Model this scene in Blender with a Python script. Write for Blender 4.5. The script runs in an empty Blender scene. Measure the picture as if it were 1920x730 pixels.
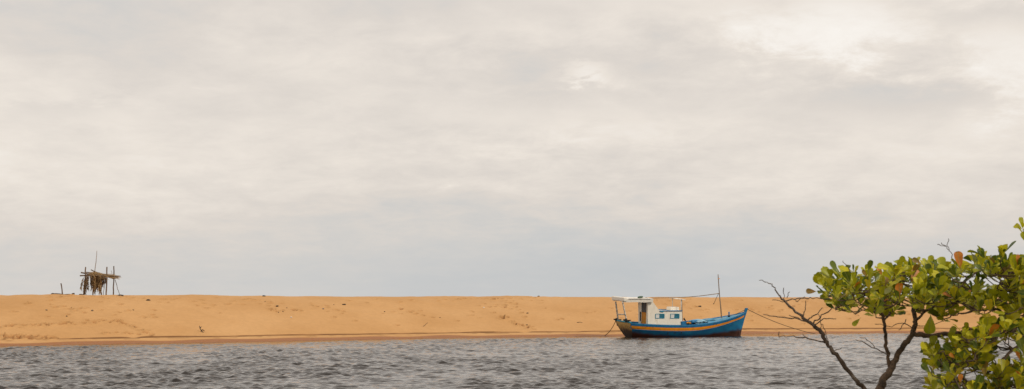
import bpy, math, random
import numpy as np
from mathutils import Vector, Matrix, Euler, noise

random.seed(7)
R = math.radians
scene = bpy.context.scene
C = scene.collection

# ------------------------------------------------------------------ camera
FPX, EYE, HORIZON = 2700.0, 2.4, 565.0        # focal length in photo pixels, eye height, eye-level row
cd = bpy.data.cameras.new('camera'); cam = bpy.data.objects.new('camera', cd); C.objects.link(cam)
cd.sensor_width = 36.0
cd.lens = 36.0 * FPX / 1920.0
cd.shift_y = (HORIZON - 365.0) / 1920.0
cd.clip_start = 0.1; cd.clip_end = 20000
cam.location = (0, 0, EYE); cam.rotation_euler = (R(90), 0, 0)
cd.dof.use_dof = True; cd.dof.focus_distance = 97.0; cd.dof.aperture_fstop = 10.0
scene.camera = cam

# ------------------------------------------------------------------ sky
SUN_EL, SUN_AZ = R(43), R(124)                # azimuth clockwise from +Y (ahead): behind the right shoulder
world = bpy.data.worlds.new('World'); scene.world = world; world.use_nodes = True
nt = world.node_tree; nt.nodes.clear()
N = lambda t: nt.nodes.new(t)
L = lambda a, b: nt.links.new(a, b)
def wmath(op, a, b=None, c=None, clamp=False):
    n = N('ShaderNodeMath'); n.operation = op; n.use_clamp = clamp
    for i, v in enumerate((a, b, c)):
        if v is None: continue
        if isinstance(v, (int, float)): n.inputs[i].default_value = v
        else: L(v, n.inputs[i])
    return n.outputs[0]
def wsmooth(x, a, b):
    n = N('ShaderNodeMapRange'); n.interpolation_type = 'SMOOTHSTEP'
    L(x, n.inputs[0]); n.inputs[1].default_value = a; n.inputs[2].default_value = b
    return n.outputs[0]
tc = N('ShaderNodeTexCoord'); sep = N('ShaderNodeSeparateXYZ'); L(tc.outputs['Generated'], sep.inputs[0])
up = wmath('ABSOLUTE', sep.outputs[2])
den = wmath('ADD', up, 0.22)
cx_ = wmath('DIVIDE', sep.outputs[0], den); cy_ = wmath('DIVIDE', sep.outputs[1], den)
comb = N('ShaderNodeCombineXYZ'); L(cx_, comb.inputs[0]); L(cy_, comb.inputs[1])      # a layer of cloud seen from below
def wnoise(scale, detail, rough, dist=0.0, off=(0, 0, 0), stretch=(1, 1, 1)):
    m = N('ShaderNodeMapping'); m.inputs['Location'].default_value = off; m.inputs['Scale'].default_value = stretch
    L(comb.outputs[0], m.inputs[0])
    n = N('ShaderNodeTexNoise'); n.inputs['Scale'].default_value = scale; n.inputs['Detail'].default_value = detail
    n.inputs['Roughness'].default_value = rough; n.inputs['Distortion'].default_value = dist
    L(m.outputs[0], n.inputs['Vector'])
    return n.outputs['Fac']
big = wnoise(0.9, 2, 0.5, 0.2, (3.1, 1.7, 0))
mid = wnoise(3.0, 7, 0.55, 0.15, (5.2, 4.4, 0), (1.0, 0.8, 1))
fine = wnoise(8.5, 9, 0.66, 0.25, (1.3, 9.4, 0), (0.9, 0.9, 1))
def ramp(fac, stops):
    r = N('ShaderNodeValToRGB'); e = r.color_ramp.elements
    for i, (p, c) in enumerate(stops):
        k = e[i] if i < 2 else e.new(p)
        k.position = p; k.color = (*c, 1)
    L(fac, r.inputs[0]); return r.outputs[0]
tone = wmath('ADD', wmath('MULTIPLY', big, 0.36), wmath('ADD', wmath('MULTIPLY', mid, 0.36), wmath('MULTIPLY', fine, 0.34)))
# thicker, greyer, more even cloud low over the sea, thinning out upwards
low = wsmooth(up, 0.0, 0.11)
tone = wmath('MULTIPLY_ADD', wmath('SUBTRACT', tone, 0.5), wmath('MULTIPLY_ADD', low, 0.30, 0.24), 0.5)
tone2 = wmath('ADD', tone, wmath('MULTIPLY', wmath('SUBTRACT', low, 0.75), 0.075))
# single clouds of the deck: (bearing, elevation, half widths, lift); ragged by the noise
fwd = wmath('MAXIMUM', sep.outputs[1], 0.05)
az = wmath('DIVIDE', sep.outputs[0], fwd); el = wmath('DIVIDE', sep.outputs[2], fwd)
azn = wmath('ADD', az, wmath('MULTIPLY', wmath('SUBTRACT', mid, 0.5), 0.10)); eln = wmath('ADD', el, wmath('MULTIPLY', wmath('SUBTRACT', fine, 0.5), 0.05))
for (a_, e_, wa, we, amt) in ((.225, .19, .08, .026, .125), (.345, .165, .045, .035, .10), (.042, .158, .022, .008, .13), (.27, .143, .085, .014, -.06), (.345, .20, .05, .012, -.05), (.13, .20, .09, .02, .05),
                              (.05, .028, .24, .05, -.085), (-.29, .10, .15, .05, .05), (-.02, .19, .08, .02, .04), (.02, .12, .09, .014, .045), (-.30, .135, .05, .006, -.03), (.30, .08, .12, .03, .02)):
    da = wmath('DIVIDE', wmath('SUBTRACT', azn, a_), wa); de = wmath('DIVIDE', wmath('SUBTRACT', eln, e_), we)
    q_ = wmath('ADD', wmath('MULTIPLY', da, da), wmath('MULTIPLY', de, de))
    g_ = wmath('EXPONENT', wmath('MULTIPLY', q_, -1.0))
    if amt >= .1:          # a heaped cloud with billowing edges
        b_ = wsmooth(wmath('ADD', g_, wmath('MULTIPLY', wmath('SUBTRACT', fine, 0.5), 1.5)), 0.22, 0.95)
        g_ = wmath('MULTIPLY_ADD', g_, 0.35, wmath('MULTIPLY', b_, 0.65))
    tone2 = wmath('ADD', tone2, wmath('MULTIPLY', g_, amt))
cloud = ramp(tone2, [(0.34, (0.53, 0.555, 0.575)), (0.43, (0.615, 0.60, 0.58)), (0.50, (0.705, 0.652, 0.60)), (0.58, (0.81, 0.745, 0.675)), (0.70, (0.93, 0.885, 0.83))])
sky = N('ShaderNodeTexSky'); sky.sky_type = 'NISHITA'; sky.sun_disc = False
sky.sun_elevation = SUN_EL; sky.sun_rotation = SUN_AZ; sky.air_density = 1.2; sky.dust_density = 2.0
bg1 = N('ShaderNodeBackground'); L(sky.outputs[0], bg1.inputs[0]); bg1.inputs[1].default_value = 0.10
bg2 = N('ShaderNodeBackground'); L(cloud, bg2.inputs[0]); bg2.inputs[1].default_value = 0.885
cover = wmath('MULTIPLY_ADD', wsmooth(tone2, 0.26, 0.44), 0.10, 0.88)
mx = N('ShaderNodeMixShader'); L(cover, mx.inputs[0]); L(bg1.outputs[0], mx.inputs[1]); L(bg2.outputs[0], mx.inputs[2])
wo = N('ShaderNodeOutputWorld'); L(mx.outputs[0], wo.inputs[0])

# ------------------------------------------------------------------ sun and exposure
sd = bpy.data.lights.new('sun', 'SUN'); so = bpy.data.objects.new('sun', sd); C.objects.link(so)
sd.energy = 1.5; sd.angle = R(12); sd.color = (1.0, 0.90, 0.75)
sv = Vector((math.sin(SUN_AZ) * math.cos(SUN_EL), math.cos(SUN_AZ) * math.cos(SUN_EL), math.sin(SUN_EL)))
so.rotation_euler = (-sv).to_track_quat('-Z', 'Y').to_euler(); so.location = (20, -20, 40)
vs = scene.view_settings
vs.view_transform = 'Standard'; vs.look = 'None'; vs.gamma = 1.0; vs.exposure = 0.22; vs.use_curve_mapping = False
scene.render.engine = 'CYCLES'

# ================================================================== helpers
def P(px, py, Y):
    """point at depth Y that stands at row/column (px, py) of the photo"""
    return Vector(((px - 960.0) / FPX * Y, Y, EYE + (HORIZON - py) / FPX * Y))

def tag(o, label=None, cat=None, group=None, kind=None):
    if label: o['label'] = label
    if cat: o['category'] = cat
    if group: o['group'] = group
    if kind: o['kind'] = kind
    return o

def empty(name, loc=(0, 0, 0), rot=(0, 0, 0)):
    o = bpy.data.objects.new(name, None); C.objects.link(o)
    o.location = loc; o.rotation_euler = rot; o.empty_display_size = 0.2
    return o

class MB:
    def __init__(s): s.v = []; s.f = []; s.sm = []
    def add(s, vs, fs, smooth=False):
        b = len(s.v); s.v += [tuple(v) for v in vs]
        s.f += [tuple(i + b for i in f) for f in fs]; s.sm += [smooth] * len(fs)
    def box(s, c, d, rot=None, bev=0.0):
        hx, hy, hz = d[0] / 2, d[1] / 2, d[2] / 2
        b = min(bev, hx * .45, hy * .45, hz * .45)
        c = Vector(c); M = rot.to_matrix() if isinstance(rot, Euler) else (rot or Matrix.Identity(3))
        if b <= 0:
            vs = [(x, y, z) for x in (-hx, hx) for y in (-hy, hy) for z in (-hz, hz)]
            fs = [(0, 1, 3, 2), (4, 6, 7, 5), (0, 4, 5, 1), (2, 3, 7, 6), (0, 2, 6, 4), (1, 5, 7, 3)]
        else:
            def ring(z, i): 
                x, y = hx - i, hy - i
                return [(-x + b, -y, z), (x - b, -y, z), (x, -y + b, z), (x, y - b, z), (x - b, y, z), (-x + b, y, z), (-x, y - b, z), (-x, -y + b, z)]
            vs = ring(-hz, b) + ring(-hz + b, 0) + ring(hz - b, 0) + ring(hz, b)
            fs = [tuple(range(7, -1, -1)), tuple(range(24, 32))]
            for r in range(3):
                for k in range(8):
                    fs.append((r * 8 + k, r * 8 + (k + 1) % 8, r * 8 + 8 + (k + 1) % 8, r * 8 + 8 + k))
        s.add([c + M @ Vector(v) for v in vs], fs)
    def tube(s, pts, rad, n=7, cap=True, jit=0.0):
        pts = [Vector(p) for p in pts]
        rad = [rad] * len(pts) if isinstance(rad, (int, float)) else list(rad)
        vs = []; ref = None
        for i, p in enumerate(pts):
            d = (pts[min(i + 1, len(pts) - 1)] - pts[max(i - 1, 0)])
            if d.length < 1e-9: d = Vector((0, 0, 1))
            d.normalize()
            if ref is None: ref = d.orthogonal().normalized()
            ref = (ref - d * ref.dot(d));  ref = ref.normalized() if ref.length > 1e-6 else d.orthogonal().normalized()
            b = d.cross(ref)
            for k in range(n):
                a = 2 * math.pi * k / n
                r = rad[i] * (1 + jit * (random.random() - .5) * 2)
                vs.append(p + (ref * math.cos(a) + b * math.sin(a)) * r)
        fs = [(i * n + k, i * n + (k + 1) % n, (i + 1) * n + (k + 1) % n, (i + 1) * n + k) for i in range(len(pts) - 1) for k in range(n)]
        if cap: fs += [tuple(range(n - 1, -1, -1)), tuple((len(pts) - 1) * n + k for k in range(n))]
        s.add(vs, fs, True)
    def prism(s, poly, y0, y1):
        """side profile (x, z) run across from y0 to y1"""
        n = len(poly)
        vs = [(x, y0, z) for x, z in poly] + [(x, y1, z) for x, z in poly]
        fs = [tuple(range(n)), tuple(range(2 * n - 1, n - 1, -1))] + [(k, k + n, (k + 1) % n + n, (k + 1) % n) for k in range(n)]
        s.add(vs, fs)
    def grid(s, rows, smooth=True, close=False):
        m = len(rows[0]); vs = [p for r in rows for p in r]
        fs = [(i * m + k, i * m + k + 1, (i + 1) * m + k + 1, (i + 1) * m + k) for i in range(len(rows) - 1) for k in range(m - 1)]
        if close: fs += [(i * m + m - 1, i * m, (i + 1) * m, (i + 1) * m + m - 1) for i in range(len(rows) - 1)]
        s.add(vs, fs, smooth)
    def mesh(s, name, mat=None):
        me = bpy.data.meshes.new(name); me.from_pydata(s.v, [], s.f)
        me.polygons.foreach_set('use_smooth', s.sm)
        if mat: me.materials.append(mat)
        me.update(); return me
    def build(s, name, mat, parent=None, fix=True):
        me = s.mesh(name, mat)
        if fix:
            import bmesh
            bm = bmesh.new(); bm.from_mesh(me); bmesh.ops.recalc_face_normals(bm, faces=bm.faces); bm.to_mesh(me); bm.free()
        o = bpy.data.objects.new(name, me); C.objects.link(o)
        if parent: o.parent = parent
        return o

def smooth_path(pts, n=6):
    """Catmull-Rom through points (and extra channels)"""
    pts = [np.array(p, float) for p in pts]; out = []
    for i in range(len(pts) - 1):
        p0, p1, p2, p3 = pts[max(i - 1, 0)], pts[i], pts[i + 1], pts[min(i + 2, len(pts) - 1)]
        for k in range(n):
            t = k / n
            out.append(0.5 * ((2 * p1) + (-p0 + p2) * t + (2 * p0 - 5 * p1 + 4 * p2 - p3) * t * t + (-p0 + 3 * p1 - 3 * p2 + p3) * t ** 3))
    out.append(pts[-1]); return out

def value_noise(X, Y, seed=0):
    """smooth lattice noise in -1..1"""
    rs = np.random.RandomState(seed); T = rs.uniform(-1, 1, (256, 256))
    xi = np.floor(X).astype(int); yi = np.floor(Y).astype(int); fx = X - xi; fy = Y - yi
    fx = fx * fx * (3 - 2 * fx); fy = fy * fy * (3 - 2 * fy)
    a, b = T[xi % 256, yi % 256], T[(xi + 1) % 256, yi % 256]; c, d = T[xi % 256, (yi + 1) % 256], T[(xi + 1) % 256, (yi + 1) % 256]
    return (a * (1 - fx) + b * fx) * (1 - fy) + (c * (1 - fx) + d * fx) * fy

# ------------------------------------------------------------------ materials
def material(name, color, rough=0.7, var=0.15, scale=6.0, dirt=None, dirt_amt=0.3, dirt_scale=4.0, bump=0.0, bump_scale=30.0, spec=0.4, stretch=(1, 1, 1), metallic=0.0):
    m = bpy.data.materials.new(name); m.use_nodes = True
    t = m.node_tree; b = t.nodes['Principled BSDF']; n = t.nodes.new; l = t.links.new
    b.inputs['Roughness'].default_value = rough; b.inputs['Specular IOR Level'].default_value = spec; b.inputs['Metallic'].default_value = metallic
    co = n('ShaderNodeTexCoord'); mp = n('ShaderNodeMapping'); mp.inputs['Scale'].default_value = stretch; l(co.outputs['Object'], mp.inputs[0])
    nz = n('ShaderNodeTexNoise'); nz.inputs['Scale'].default_value = scale; nz.inputs['Detail'].default_value = 5; l(mp.outputs[0], nz.inputs['Vector'])
    mr = n('ShaderNodeMapRange'); mr.inputs[1].default_value = .3; mr.inputs[2].default_value = .7; mr.inputs[3].default_value = 1 - var; mr.inputs[4].default_value = 1 + var; l(nz.outputs['Fac'], mr.inputs[0])
    mul = n('ShaderNodeVectorMath'); mul.operation = 'SCALE'; mul.inputs[0].default_value = color; l(mr.outputs[0], mul.inputs['Scale'])
    out = mul.outputs[0]
    if dirt:
        nd = n('ShaderNodeTexNoise'); nd.inputs['Scale'].default_value = dirt_scale; nd.inputs['Detail'].default_value = 6; nd.inputs['Roughness'].default_value = .65; l(mp.outputs[0], nd.inputs['Vector'])
        rd = n('ShaderNodeMapRange'); rd.inputs[1].default_value = .62 - dirt_amt * .35; rd.inputs[2].default_value = .78 - dirt_amt * .3; l(nd.outputs['Fac'], rd.inputs[0])
        mxn = n('ShaderNodeMix'); mxn.data_type = 'RGBA'; l(rd.outputs[0], mxn.inputs[0]); l(out, mxn.inputs[6]); mxn.inputs[7].default_value = (*dirt, 1); out = mxn.outputs[2]
    l(out, b.inputs['Base Color'])
    if bump:
        nb = n('ShaderNodeTexNoise'); nb.inputs['Scale'].default_value = bump_scale; nb.inputs['Detail'].default_value = 4; l(mp.outputs[0], nb.inputs['Vector'])
        bp = n('ShaderNodeBump'); bp.inputs['Strength'].default_value = bump; bp.inputs['Distance'].default_value = .02; l(nb.outputs['Fac'], bp.inputs['Height']); l(bp.outputs[0], b.inputs['Normal'])
    return m

RUST, GRIME = (.10, .045, .02), (.16, .13, .10)
M = {
 'blue': material('blue_paint', (.014, .17, .37), .45, .18, 5, (.02, .09, .16), .3, 3),
 'deck_blue': material('deck_blue_paint', (.06, .26, .42), .55, .25, 4, (.30, .38, .40), .35, 3),
 'pale_blue': material('pale_blue_tarp', (.25, .45, .58), .6, .2, 5),
 'teal': material('teal_paint', (.02, .24, .34), .45, .15, 6),
 'orange': material('orange_paint', (.84, .29, .009), .5, .12, 5, (.40, .17, .05), .2, 6),
 'door': material('orange_door', (.66, .25, .012), .5, .15, 6, (.22, .09, .03), .3, 5, stretch=(1, 1, .3)),
 'white': material('weathered_white_paint', (.85, .78, .66), .55, .06, 3, (.5, .40, .28), .12, 2.2, stretch=(1, 1, .45)),
 'roof_white': material('white_roof_paint', (.84, .79, .70), .5, .06, 3, (.45, .36, .24), .18, 3),
 'rusty_white': material('rust_spotted_white_paint', (.80, .73, .62), .6, .12, 14, RUST, .46, 12),
 'dark': material('dark_rubber', (.02, .019, .018), .7, .3, 8),
 'interior': material('grey_cabin_inside', (.10, .10, .105), .7, .2, 6),
 'glass': material('teal_tinted_glass', (.02, .15, .22), .12, .15, 3, spec=.6),
 'pane_white': material('white_window_panel', (.72, .70, .66), .4, .06, 5),
 'transom': material('yellowed_transom_paint', (.46, .33, .15), .6, .22, 5, (.10, .06, .035), .55, 2.6),
 'wood': material('weathered_pole_wood', (.15, .105, .075), .85, .35, 7, (.06, .045, .035), .35, 9, .5, 25, stretch=(1, 1, .25)),
 'pale_wood': material('bleached_stick_wood', (.27, .20, .145), .85, .3, 9, stretch=(1, 1, .3)),
 'mast_wood': material('worn_mast_wood', (.30, .21, .14), .7, .25, 8, (.12, .07, .04), .4, 5, stretch=(1, 1, .3)),
 'rope': material('brown_rope', (.12, .08, .05), .9, .25, 40),
 'tarp_green': material('green_tarp', (.05, .09, .06), .7, .3, 9),
 'debris': material('dark_driftwood', (.075, .052, .036), .9, .35, 10),
 'litter_white': material('white_litter', (.78, .76, .72), .5, .1, 12),
 'litter_blue': material('blue_grey_litter', (.10, .12, .17), .5, .2, 12),
 'plank': material('grey_driftwood_plank', (.17, .13, .10), .9, .3, 9),
 'bark': material('brown_bark', (.15, .098, .062), .85, .4, 16, (.045, .032, .024), .5, 10, .7, 40),
 'dead_bark': material('grey_brown_dead_bark', (.10, .070, .052), .85, .35, 20, (.20, .16, .13), .3, 14, .5, 60),
}

def hull_material():
    m = bpy.data.materials.new('blue_hull_with_brown_bottom'); m.use_nodes = True
    t = m.node_tree; b = t.nodes['Principled BSDF']; n = t.nodes.new; l = t.links.new
    b.inputs['Roughness'].default_value = .42
    co = n('ShaderNodeTexCoord'); sp = n('ShaderNodeSeparateXYZ'); l(co.outputs['Object'], sp.inputs[0])
    mp = n('ShaderNodeMapping'); mp.inputs['Scale'].default_value = (.7, .7, 1.6); l(co.outputs['Object'], mp.inputs[0])
    n1 = n('ShaderNodeTexNoise'); n1.inputs['Scale'].default_value = 2.2; n1.inputs['Detail'].default_value = 7; n1.inputs['Roughness'].default_value = .62; l(mp.outputs[0], n1.inputs[0])
    n2 = n('ShaderNodeTexNoise'); n2.inputs['Scale'].default_value = .8; n2.inputs['Detail'].default_value = 3; l(mp.outputs[0], n2.inputs[0])
    cr = n('ShaderNodeValToRGB'); e = cr.color_ramp.elements; e[0].position = .32; e[0].color = (.005, .105, .255, 1); e[1].position = .68; e[1].color = (.014, .20, .38, 1)
    l(n1.outputs['Fac'], cr.inputs[0])
    # boot-top line rises to both ends; its upper edge is stained
    def mth(op, a, c, d=None):
        q = n('ShaderNodeMath'); q.operation = op
        for i, v in enumerate((a, c, d)):
            if v is None: continue
            if isinstance(v, (int, float)): q.inputs[i].default_value = v
            else: l(v, q.inputs[i])
        return q.outputs[0]
    xr = mth('SUBTRACT', sp.outputs[0], 3.9)
    aft = mth('MULTIPLY', mth('POWER', mth('MAXIMUM', mth('MULTIPLY', xr, -1.0), 0.0), 1.6), .040)
    fwd = mth('MULTIPLY', mth('POWER', mth('MAXIMUM', mth('SUBTRACT', xr, .3), 0.0), 1.2), .052)
    line = mth('ADD', mth('ADD', aft, fwd), .10)
    d = mth('SUBTRACT', sp.outputs[2], line)
    d = mth('ADD', d, mth('MULTIPLY', mth('SUBTRACT', n1.outputs['Fac'], .5), .26))
    f = n('ShaderNodeMapRange'); f.interpolation_type = 'SMOOTHSTEP'; f.inputs[1].default_value = -.11; f.inputs[2].default_value = .13; l(d, f.inputs[0])
    bot = n('ShaderNodeValToRGB'); e = bot.color_ramp.elements; e[0].position = .35; e[0].color = (.035, .014, .010, 1); e[1].position = .7; e[1].color = (.12, .038, .022, 1); l(n2.outputs['Fac'], bot.inputs[0])
    mixn = n('ShaderNodeMix'); mixn.data_type = 'RGBA'; l(f.outputs[0], mixn.inputs[0]); l(bot.outputs[0], mixn.inputs[6]); l(cr.outputs[0], mixn.inputs[7])
    l(mixn.outputs[2], b.inputs['Base Color'])
    return m
def transom_material():
    m = bpy.data.materials.new('yellow_transom_over_dark_bottom'); m.use_nodes = True
    t = m.node_tree; b = t.nodes['Principled BSDF']; n = t.nodes.new; l = t.links.new
    b.inputs['Roughness'].default_value = .6
    co = n('ShaderNodeTexCoord'); sp = n('ShaderNodeSeparateXYZ'); l(co.outputs['Object'], sp.inputs[0])
    n1 = n('ShaderNodeTexNoise'); n1.inputs['Scale'].default_value = 3.2; n1.inputs['Detail'].default_value = 6; l(co.outputs['Object'], n1.inputs[0])
    ad = n('ShaderNodeMath'); ad.operation = 'MULTIPLY_ADD'; l(n1.outputs['Fac'], ad.inputs[0]); ad.inputs[1].default_value = .9; l(sp.outputs[2], ad.inputs[2])
    cr = n('ShaderNodeValToRGB'); e = cr.color_ramp.elements
    e[0].position = .55; e[0].color = (.05, .035, .028, 1); e[1].position = 1.0; e[1].color = (.66, .43, .15, 1)
    k = e.new(.72); k.color = (.10, .06, .035, 1); k = e.new(.86); k.color = (.40, .24, .08, 1)
    sc = n('ShaderNodeMath'); sc.operation = 'MULTIPLY'; sc.inputs[1].default_value = .78; l(ad.outputs[0], sc.inputs[0]); l(sc.outputs[0], cr.inputs[0]); l(cr.outputs[0], b.inputs['Base Color'])
    return m
M['hull'] = hull_material(); M['transom'] = transom_material()

def sand_material():
    m = bpy.data.materials.new('orange_sand'); m.use_nodes = True
    t = m.node_tree; b = t.nodes['Principled BSDF']; n = t.nodes.new; l = t.links.new
    b.inputs['Specular IOR Level'].default_value = .15
    co = n('ShaderNodeTexCoord')
    n1 = n('ShaderNodeTexNoise'); n1.inputs['Scale'].default_value = .22; n1.inputs['Detail'].default_value = 6; l(co.outputs['Object'], n1.inputs[0])
    n2 = n('ShaderNodeTexNoise'); n2.inputs['Scale'].default_value = 3.0; n2.inputs['Detail'].default_value = 8; n2.inputs['Roughness'].default_value = .7; l(co.outputs['Object'], n2.inputs[0])
    cr = n('ShaderNodeValToRGB'); e = cr.color_ramp.elements; e[0].position = .3; e[0].color = (.495, .272, .110, 1); e[1].position = .7; e[1].color = (.575, .335, .150, 1); l(n1.outputs['Fac'], cr.inputs[0])
    mr = n('ShaderNodeMapRange'); mr.inputs[1].default_value = .3; mr.inputs[2].default_value = .7; mr.inputs[3].default_value = .93; mr.inputs[4].default_value = 1.07; l(n2.outputs['Fac'], mr.inputs[0])
    sc = n('ShaderNodeVectorMath'); sc.operation = 'SCALE'; l(cr.outputs[0], sc.inputs[0]); l(mr.outputs[0], sc.inputs['Scale'])
    at = n('ShaderNodeAttribute'); at.attribute_name = 'damp_and_shade'  # wet sand, plus shade painted into footprints and scarp face
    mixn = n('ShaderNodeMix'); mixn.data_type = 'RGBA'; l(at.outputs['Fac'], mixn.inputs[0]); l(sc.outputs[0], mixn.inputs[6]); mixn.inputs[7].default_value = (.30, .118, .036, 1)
    at2 = n('ShaderNodeAttribute'); at2.attribute_name = 'litter'  # wrack, plus the dark shade line painted on the scarp
    mix2 = n('ShaderNodeMix'); mix2.data_type = 'RGBA'; l(at2.outputs['Fac'], mix2.inputs[0]); l(mixn.outputs[2], mix2.inputs[6]); mix2.inputs[7].default_value = (.13, .062, .026, 1)
    l(mix2.outputs[2], b.inputs['Base Color'])
    rr = n('ShaderNodeMapRange'); rr.inputs[3].default_value = .95; rr.inputs[4].default_value = .5; l(at.outputs['Fac'], rr.inputs[0]); l(rr.outputs[0], b.inputs['Roughness'])
    nb = n('ShaderNodeTexNoise'); nb.inputs['Scale'].default_value = 9; nb.inputs['Detail'].default_value = 6; l(co.outputs['Object'], nb.inputs[0])
    bp = n('ShaderNodeBump'); bp.inputs['Strength'].default_value = .35; bp.inputs['Distance'].default_value = .03; l(nb.outputs['Fac'], bp.inputs['Height']); l(bp.outputs[0], b.inputs['Normal'])
    return m
M['sand'] = sand_material()

def water_material():
    m = bpy.data.materials.new('brown_lagoon_water'); m.use_nodes = True
    t = m.node_tree; b = t.nodes['Principled BSDF']; n = t.nodes.new; l = t.links.new
    b.inputs['Base Color'].default_value = (.024, .019, .016, 1); b.inputs['Roughness'].default_value = .035; b.inputs['IOR'].default_value = 1.333
    co = n('ShaderNodeTexCoord'); mp = n('ShaderNodeMapping'); mp.inputs['Scale'].default_value = (1, .8, 1); l(co.outputs['Object'], mp.inputs[0])
    n1 = n('ShaderNodeTexNoise'); n1.inputs['Scale'].default_value = 6.5; n1.inputs['Detail'].default_value = 4; n1.inputs['Roughness'].default_value = .55; l(mp.outputs[0], n1.inputs[0])
    at = n('ShaderNodeAttribute'); at.attribute_name = 'chop'
    sm = n('ShaderNodeMath'); sm.operation = 'MULTIPLY'; sm.inputs[1].default_value = .5; l(at.outputs['Fac'], sm.inputs[0])
    bp = n('ShaderNodeBump'); bp.inputs['Distance'].default_value = .10; l(sm.outputs[0], bp.inputs['Strength']); l(n1.outputs['Fac'], bp.inputs['Height']); l(bp.outputs[0], b.inputs['Normal'])
    return m
M['water'] = water_material()

def numpy_grid(name, X, Y, Z, mat, attrs):
    ny, nx = X.shape
    co = np.stack([X, Y, Z], -1).reshape(-1, 3).astype(np.float32)
    i = np.arange(ny - 1)[:, None] * nx + np.arange(nx - 1)[None, :]
    q = np.stack([i, i + 1, i + nx + 1, i + nx], -1).reshape(-1, 4)
    me = bpy.data.meshes.new(name)
    me.vertices.add(len(co)); me.vertices.foreach_set('co', co.ravel())
    me.loops.add(q.size); me.loops.foreach_set('vertex_index', q.ravel().astype(np.int32))
    me.polygons.add(len(q)); me.polygons.foreach_set('loop_start', (np.arange(len(q)) * 4).astype(np.int32))
    me.polygons.foreach_set('use_smooth', np.ones(len(q), bool))
    me.update(calc_edges=True)
    for k, a in attrs.items():
        at = me.attributes.new(k, 'FLOAT', 'POINT'); at.data.foreach_set('value', a.ravel().astype(np.float32))
    me.materials.append(mat)
    o = bpy.data.objects.new(name, me); C.objects.link(o); return o

# ================================================================== the setting
# ---- sand bar: shoreline Y as a function of X, then a profile behind it
SX = [-400, -90, -60, -40, -27.4, -17.6, -5.6, 2, 8.8, 13, 17.4, 28.5, 39.5, 60, 100, 400]
SY = [-40, 30, 52.5, 68, 77.1, 84.4, 93.6, 96.6, 99.6, 103.2, 106.6, 109.6, 111, 112, 112, 100]
_sx = np.linspace(-400, 400, 6401); _sy = np.interp(_sx, SX, SY)
_k = np.hanning(41); _k /= _k.sum(); _sy = np.convolve(np.pad(_sy, 20, 'edge'), _k, 'valid')
def shore(X): return np.interp(X, _sx, _sy)
def smooth01(t): t = np.clip(t, 0, 1); return t * t * (3 - 2 * t)

def scarp_s(X): return 1.75 + .16 * value_noise(X * .35, X * 0 + 3.3, 11) + .07 * value_noise(X * 1.6, X * 0 + 7.3, 12)
def scarp_h(X):
    h = .075 + .035 * value_noise(X * .5, X * 0 + 1.2, 13)
    h = h * (1 - .85 * np.exp(-((X - .9) / .45) ** 2)) * (1 - .7 * np.exp(-((X + 27.0) / 2.6) ** 2)) * (1 - .8 * np.exp(-((X + 21.9) / .35) ** 2))
    return h
CREST_S = 13.0
def sand_base(X, Y):
    X = np.asarray(X, float); Y = np.asarray(Y, float)
    s = (Y - shore(X)) * .86
    sc = scarp_s(X)
    z = np.where(s < 0, s * .14, s * .155)
    z = np.where(s > 1.6, .248 + (s - 1.6) * .09, z)
    z = z + scarp_h(X) * smooth01((s - sc) / .10)
    q = np.clip((s - 2.0) / (CREST_S - 2.0), 0, 1)
    zc = 2.755 + .022 * value_noise(X * .21, X * 0 + 5, 3) + .012 * value_noise(X * .9, X * 0 + 2, 4) + .07 * np.exp(-((X + 29.0) / 1.4) ** 2) - .02 * smooth01((X - 5) / 25) + .075 * np.exp(-((X + 21.3) / .55) ** 2) + .045 * np.exp(-((X + 20.4) / .35) ** 2) + .03 * np.exp(-((X + 0.6) / .8) ** 2) + .03 * np.exp(-((X - 2.3) / .5) ** 2) + .02 * value_noise(X * 2.3, X * 0 + 8, 9) * (value_noise(X * .3, X * 0 + 3, 10) > .1)
    rise = 1 - (1 - q) ** 1.45
    z = np.where(s > 2.0, np.maximum(z * 0 + .36, 0) + (zc - .36) * rise, z)
    back = np.maximum(s - CREST_S, 0)
    z = z - .012 * back - 3.6 * smooth01((back - 25) / 45)
    land = smooth01((s - 2.4) / 2.0)
    z = z + land * (.035 * value_noise(X * .35, Y * .45, 5) + .016 * value_noise(X * 1.1, Y * 1.3, 6) + .007 * value_noise(X * 3.3, Y * 3.5, 7))
    return z

def hit_sand(px, py):
    """where the line of sight through (px, py) meets the sand slope"""
    Y = np.arange(70, 135, .02); X = (px - 960) / FPX * Y; Zr = EYE + (HORIZON - py) / FPX * Y
    d = Zr - sand_base(X, Y); w = np.where(d < 0)[0]
    i = w[0] if len(w) else int(np.argmin(d))
    return Vector((X[i], Y[i], float(sand_base(X[i], Y[i]))))

# footprints and scuffs trodden into the sand
rs = np.random.RandomState(5)
prints = []
def trail(a, b, n, jx=1.2, jy=1.0):
    for k in range(n):
        t = (k + rs.uniform(-.25, .25)) / max(n - 1, 1)
        prints.append((a[0] + (b[0] - a[0]) * t + rs.normal(0, jx), a[1] + (b[1] - a[1]) * t + rs.normal(0, jy)))
trail((0, 614), (225, 603), 34, 3, 1.6); trail((225, 606), (275, 622), 9, 2, 1.2); trail((200, 625), (290, 628), 9, 3, 1.5)
trail((930, 588), (1000, 620), 20, 3.5, 2.2); trail((955, 560), (985, 595), 9, 3, 2); trail((905, 570), (960, 580), 9, 5, 3)
trail((60, 570), (180, 585), 12, 8, 4); trail((300, 562), (420, 572), 12, 8, 4); trail((470, 562), (560, 585), 18, 8, 4)
trail((580, 575), (640, 585), 9, 6, 4); trail((740, 575), (800, 590), 8, 7, 4); trail((1240, 566), (1330, 580), 16, 6, 3)
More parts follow.
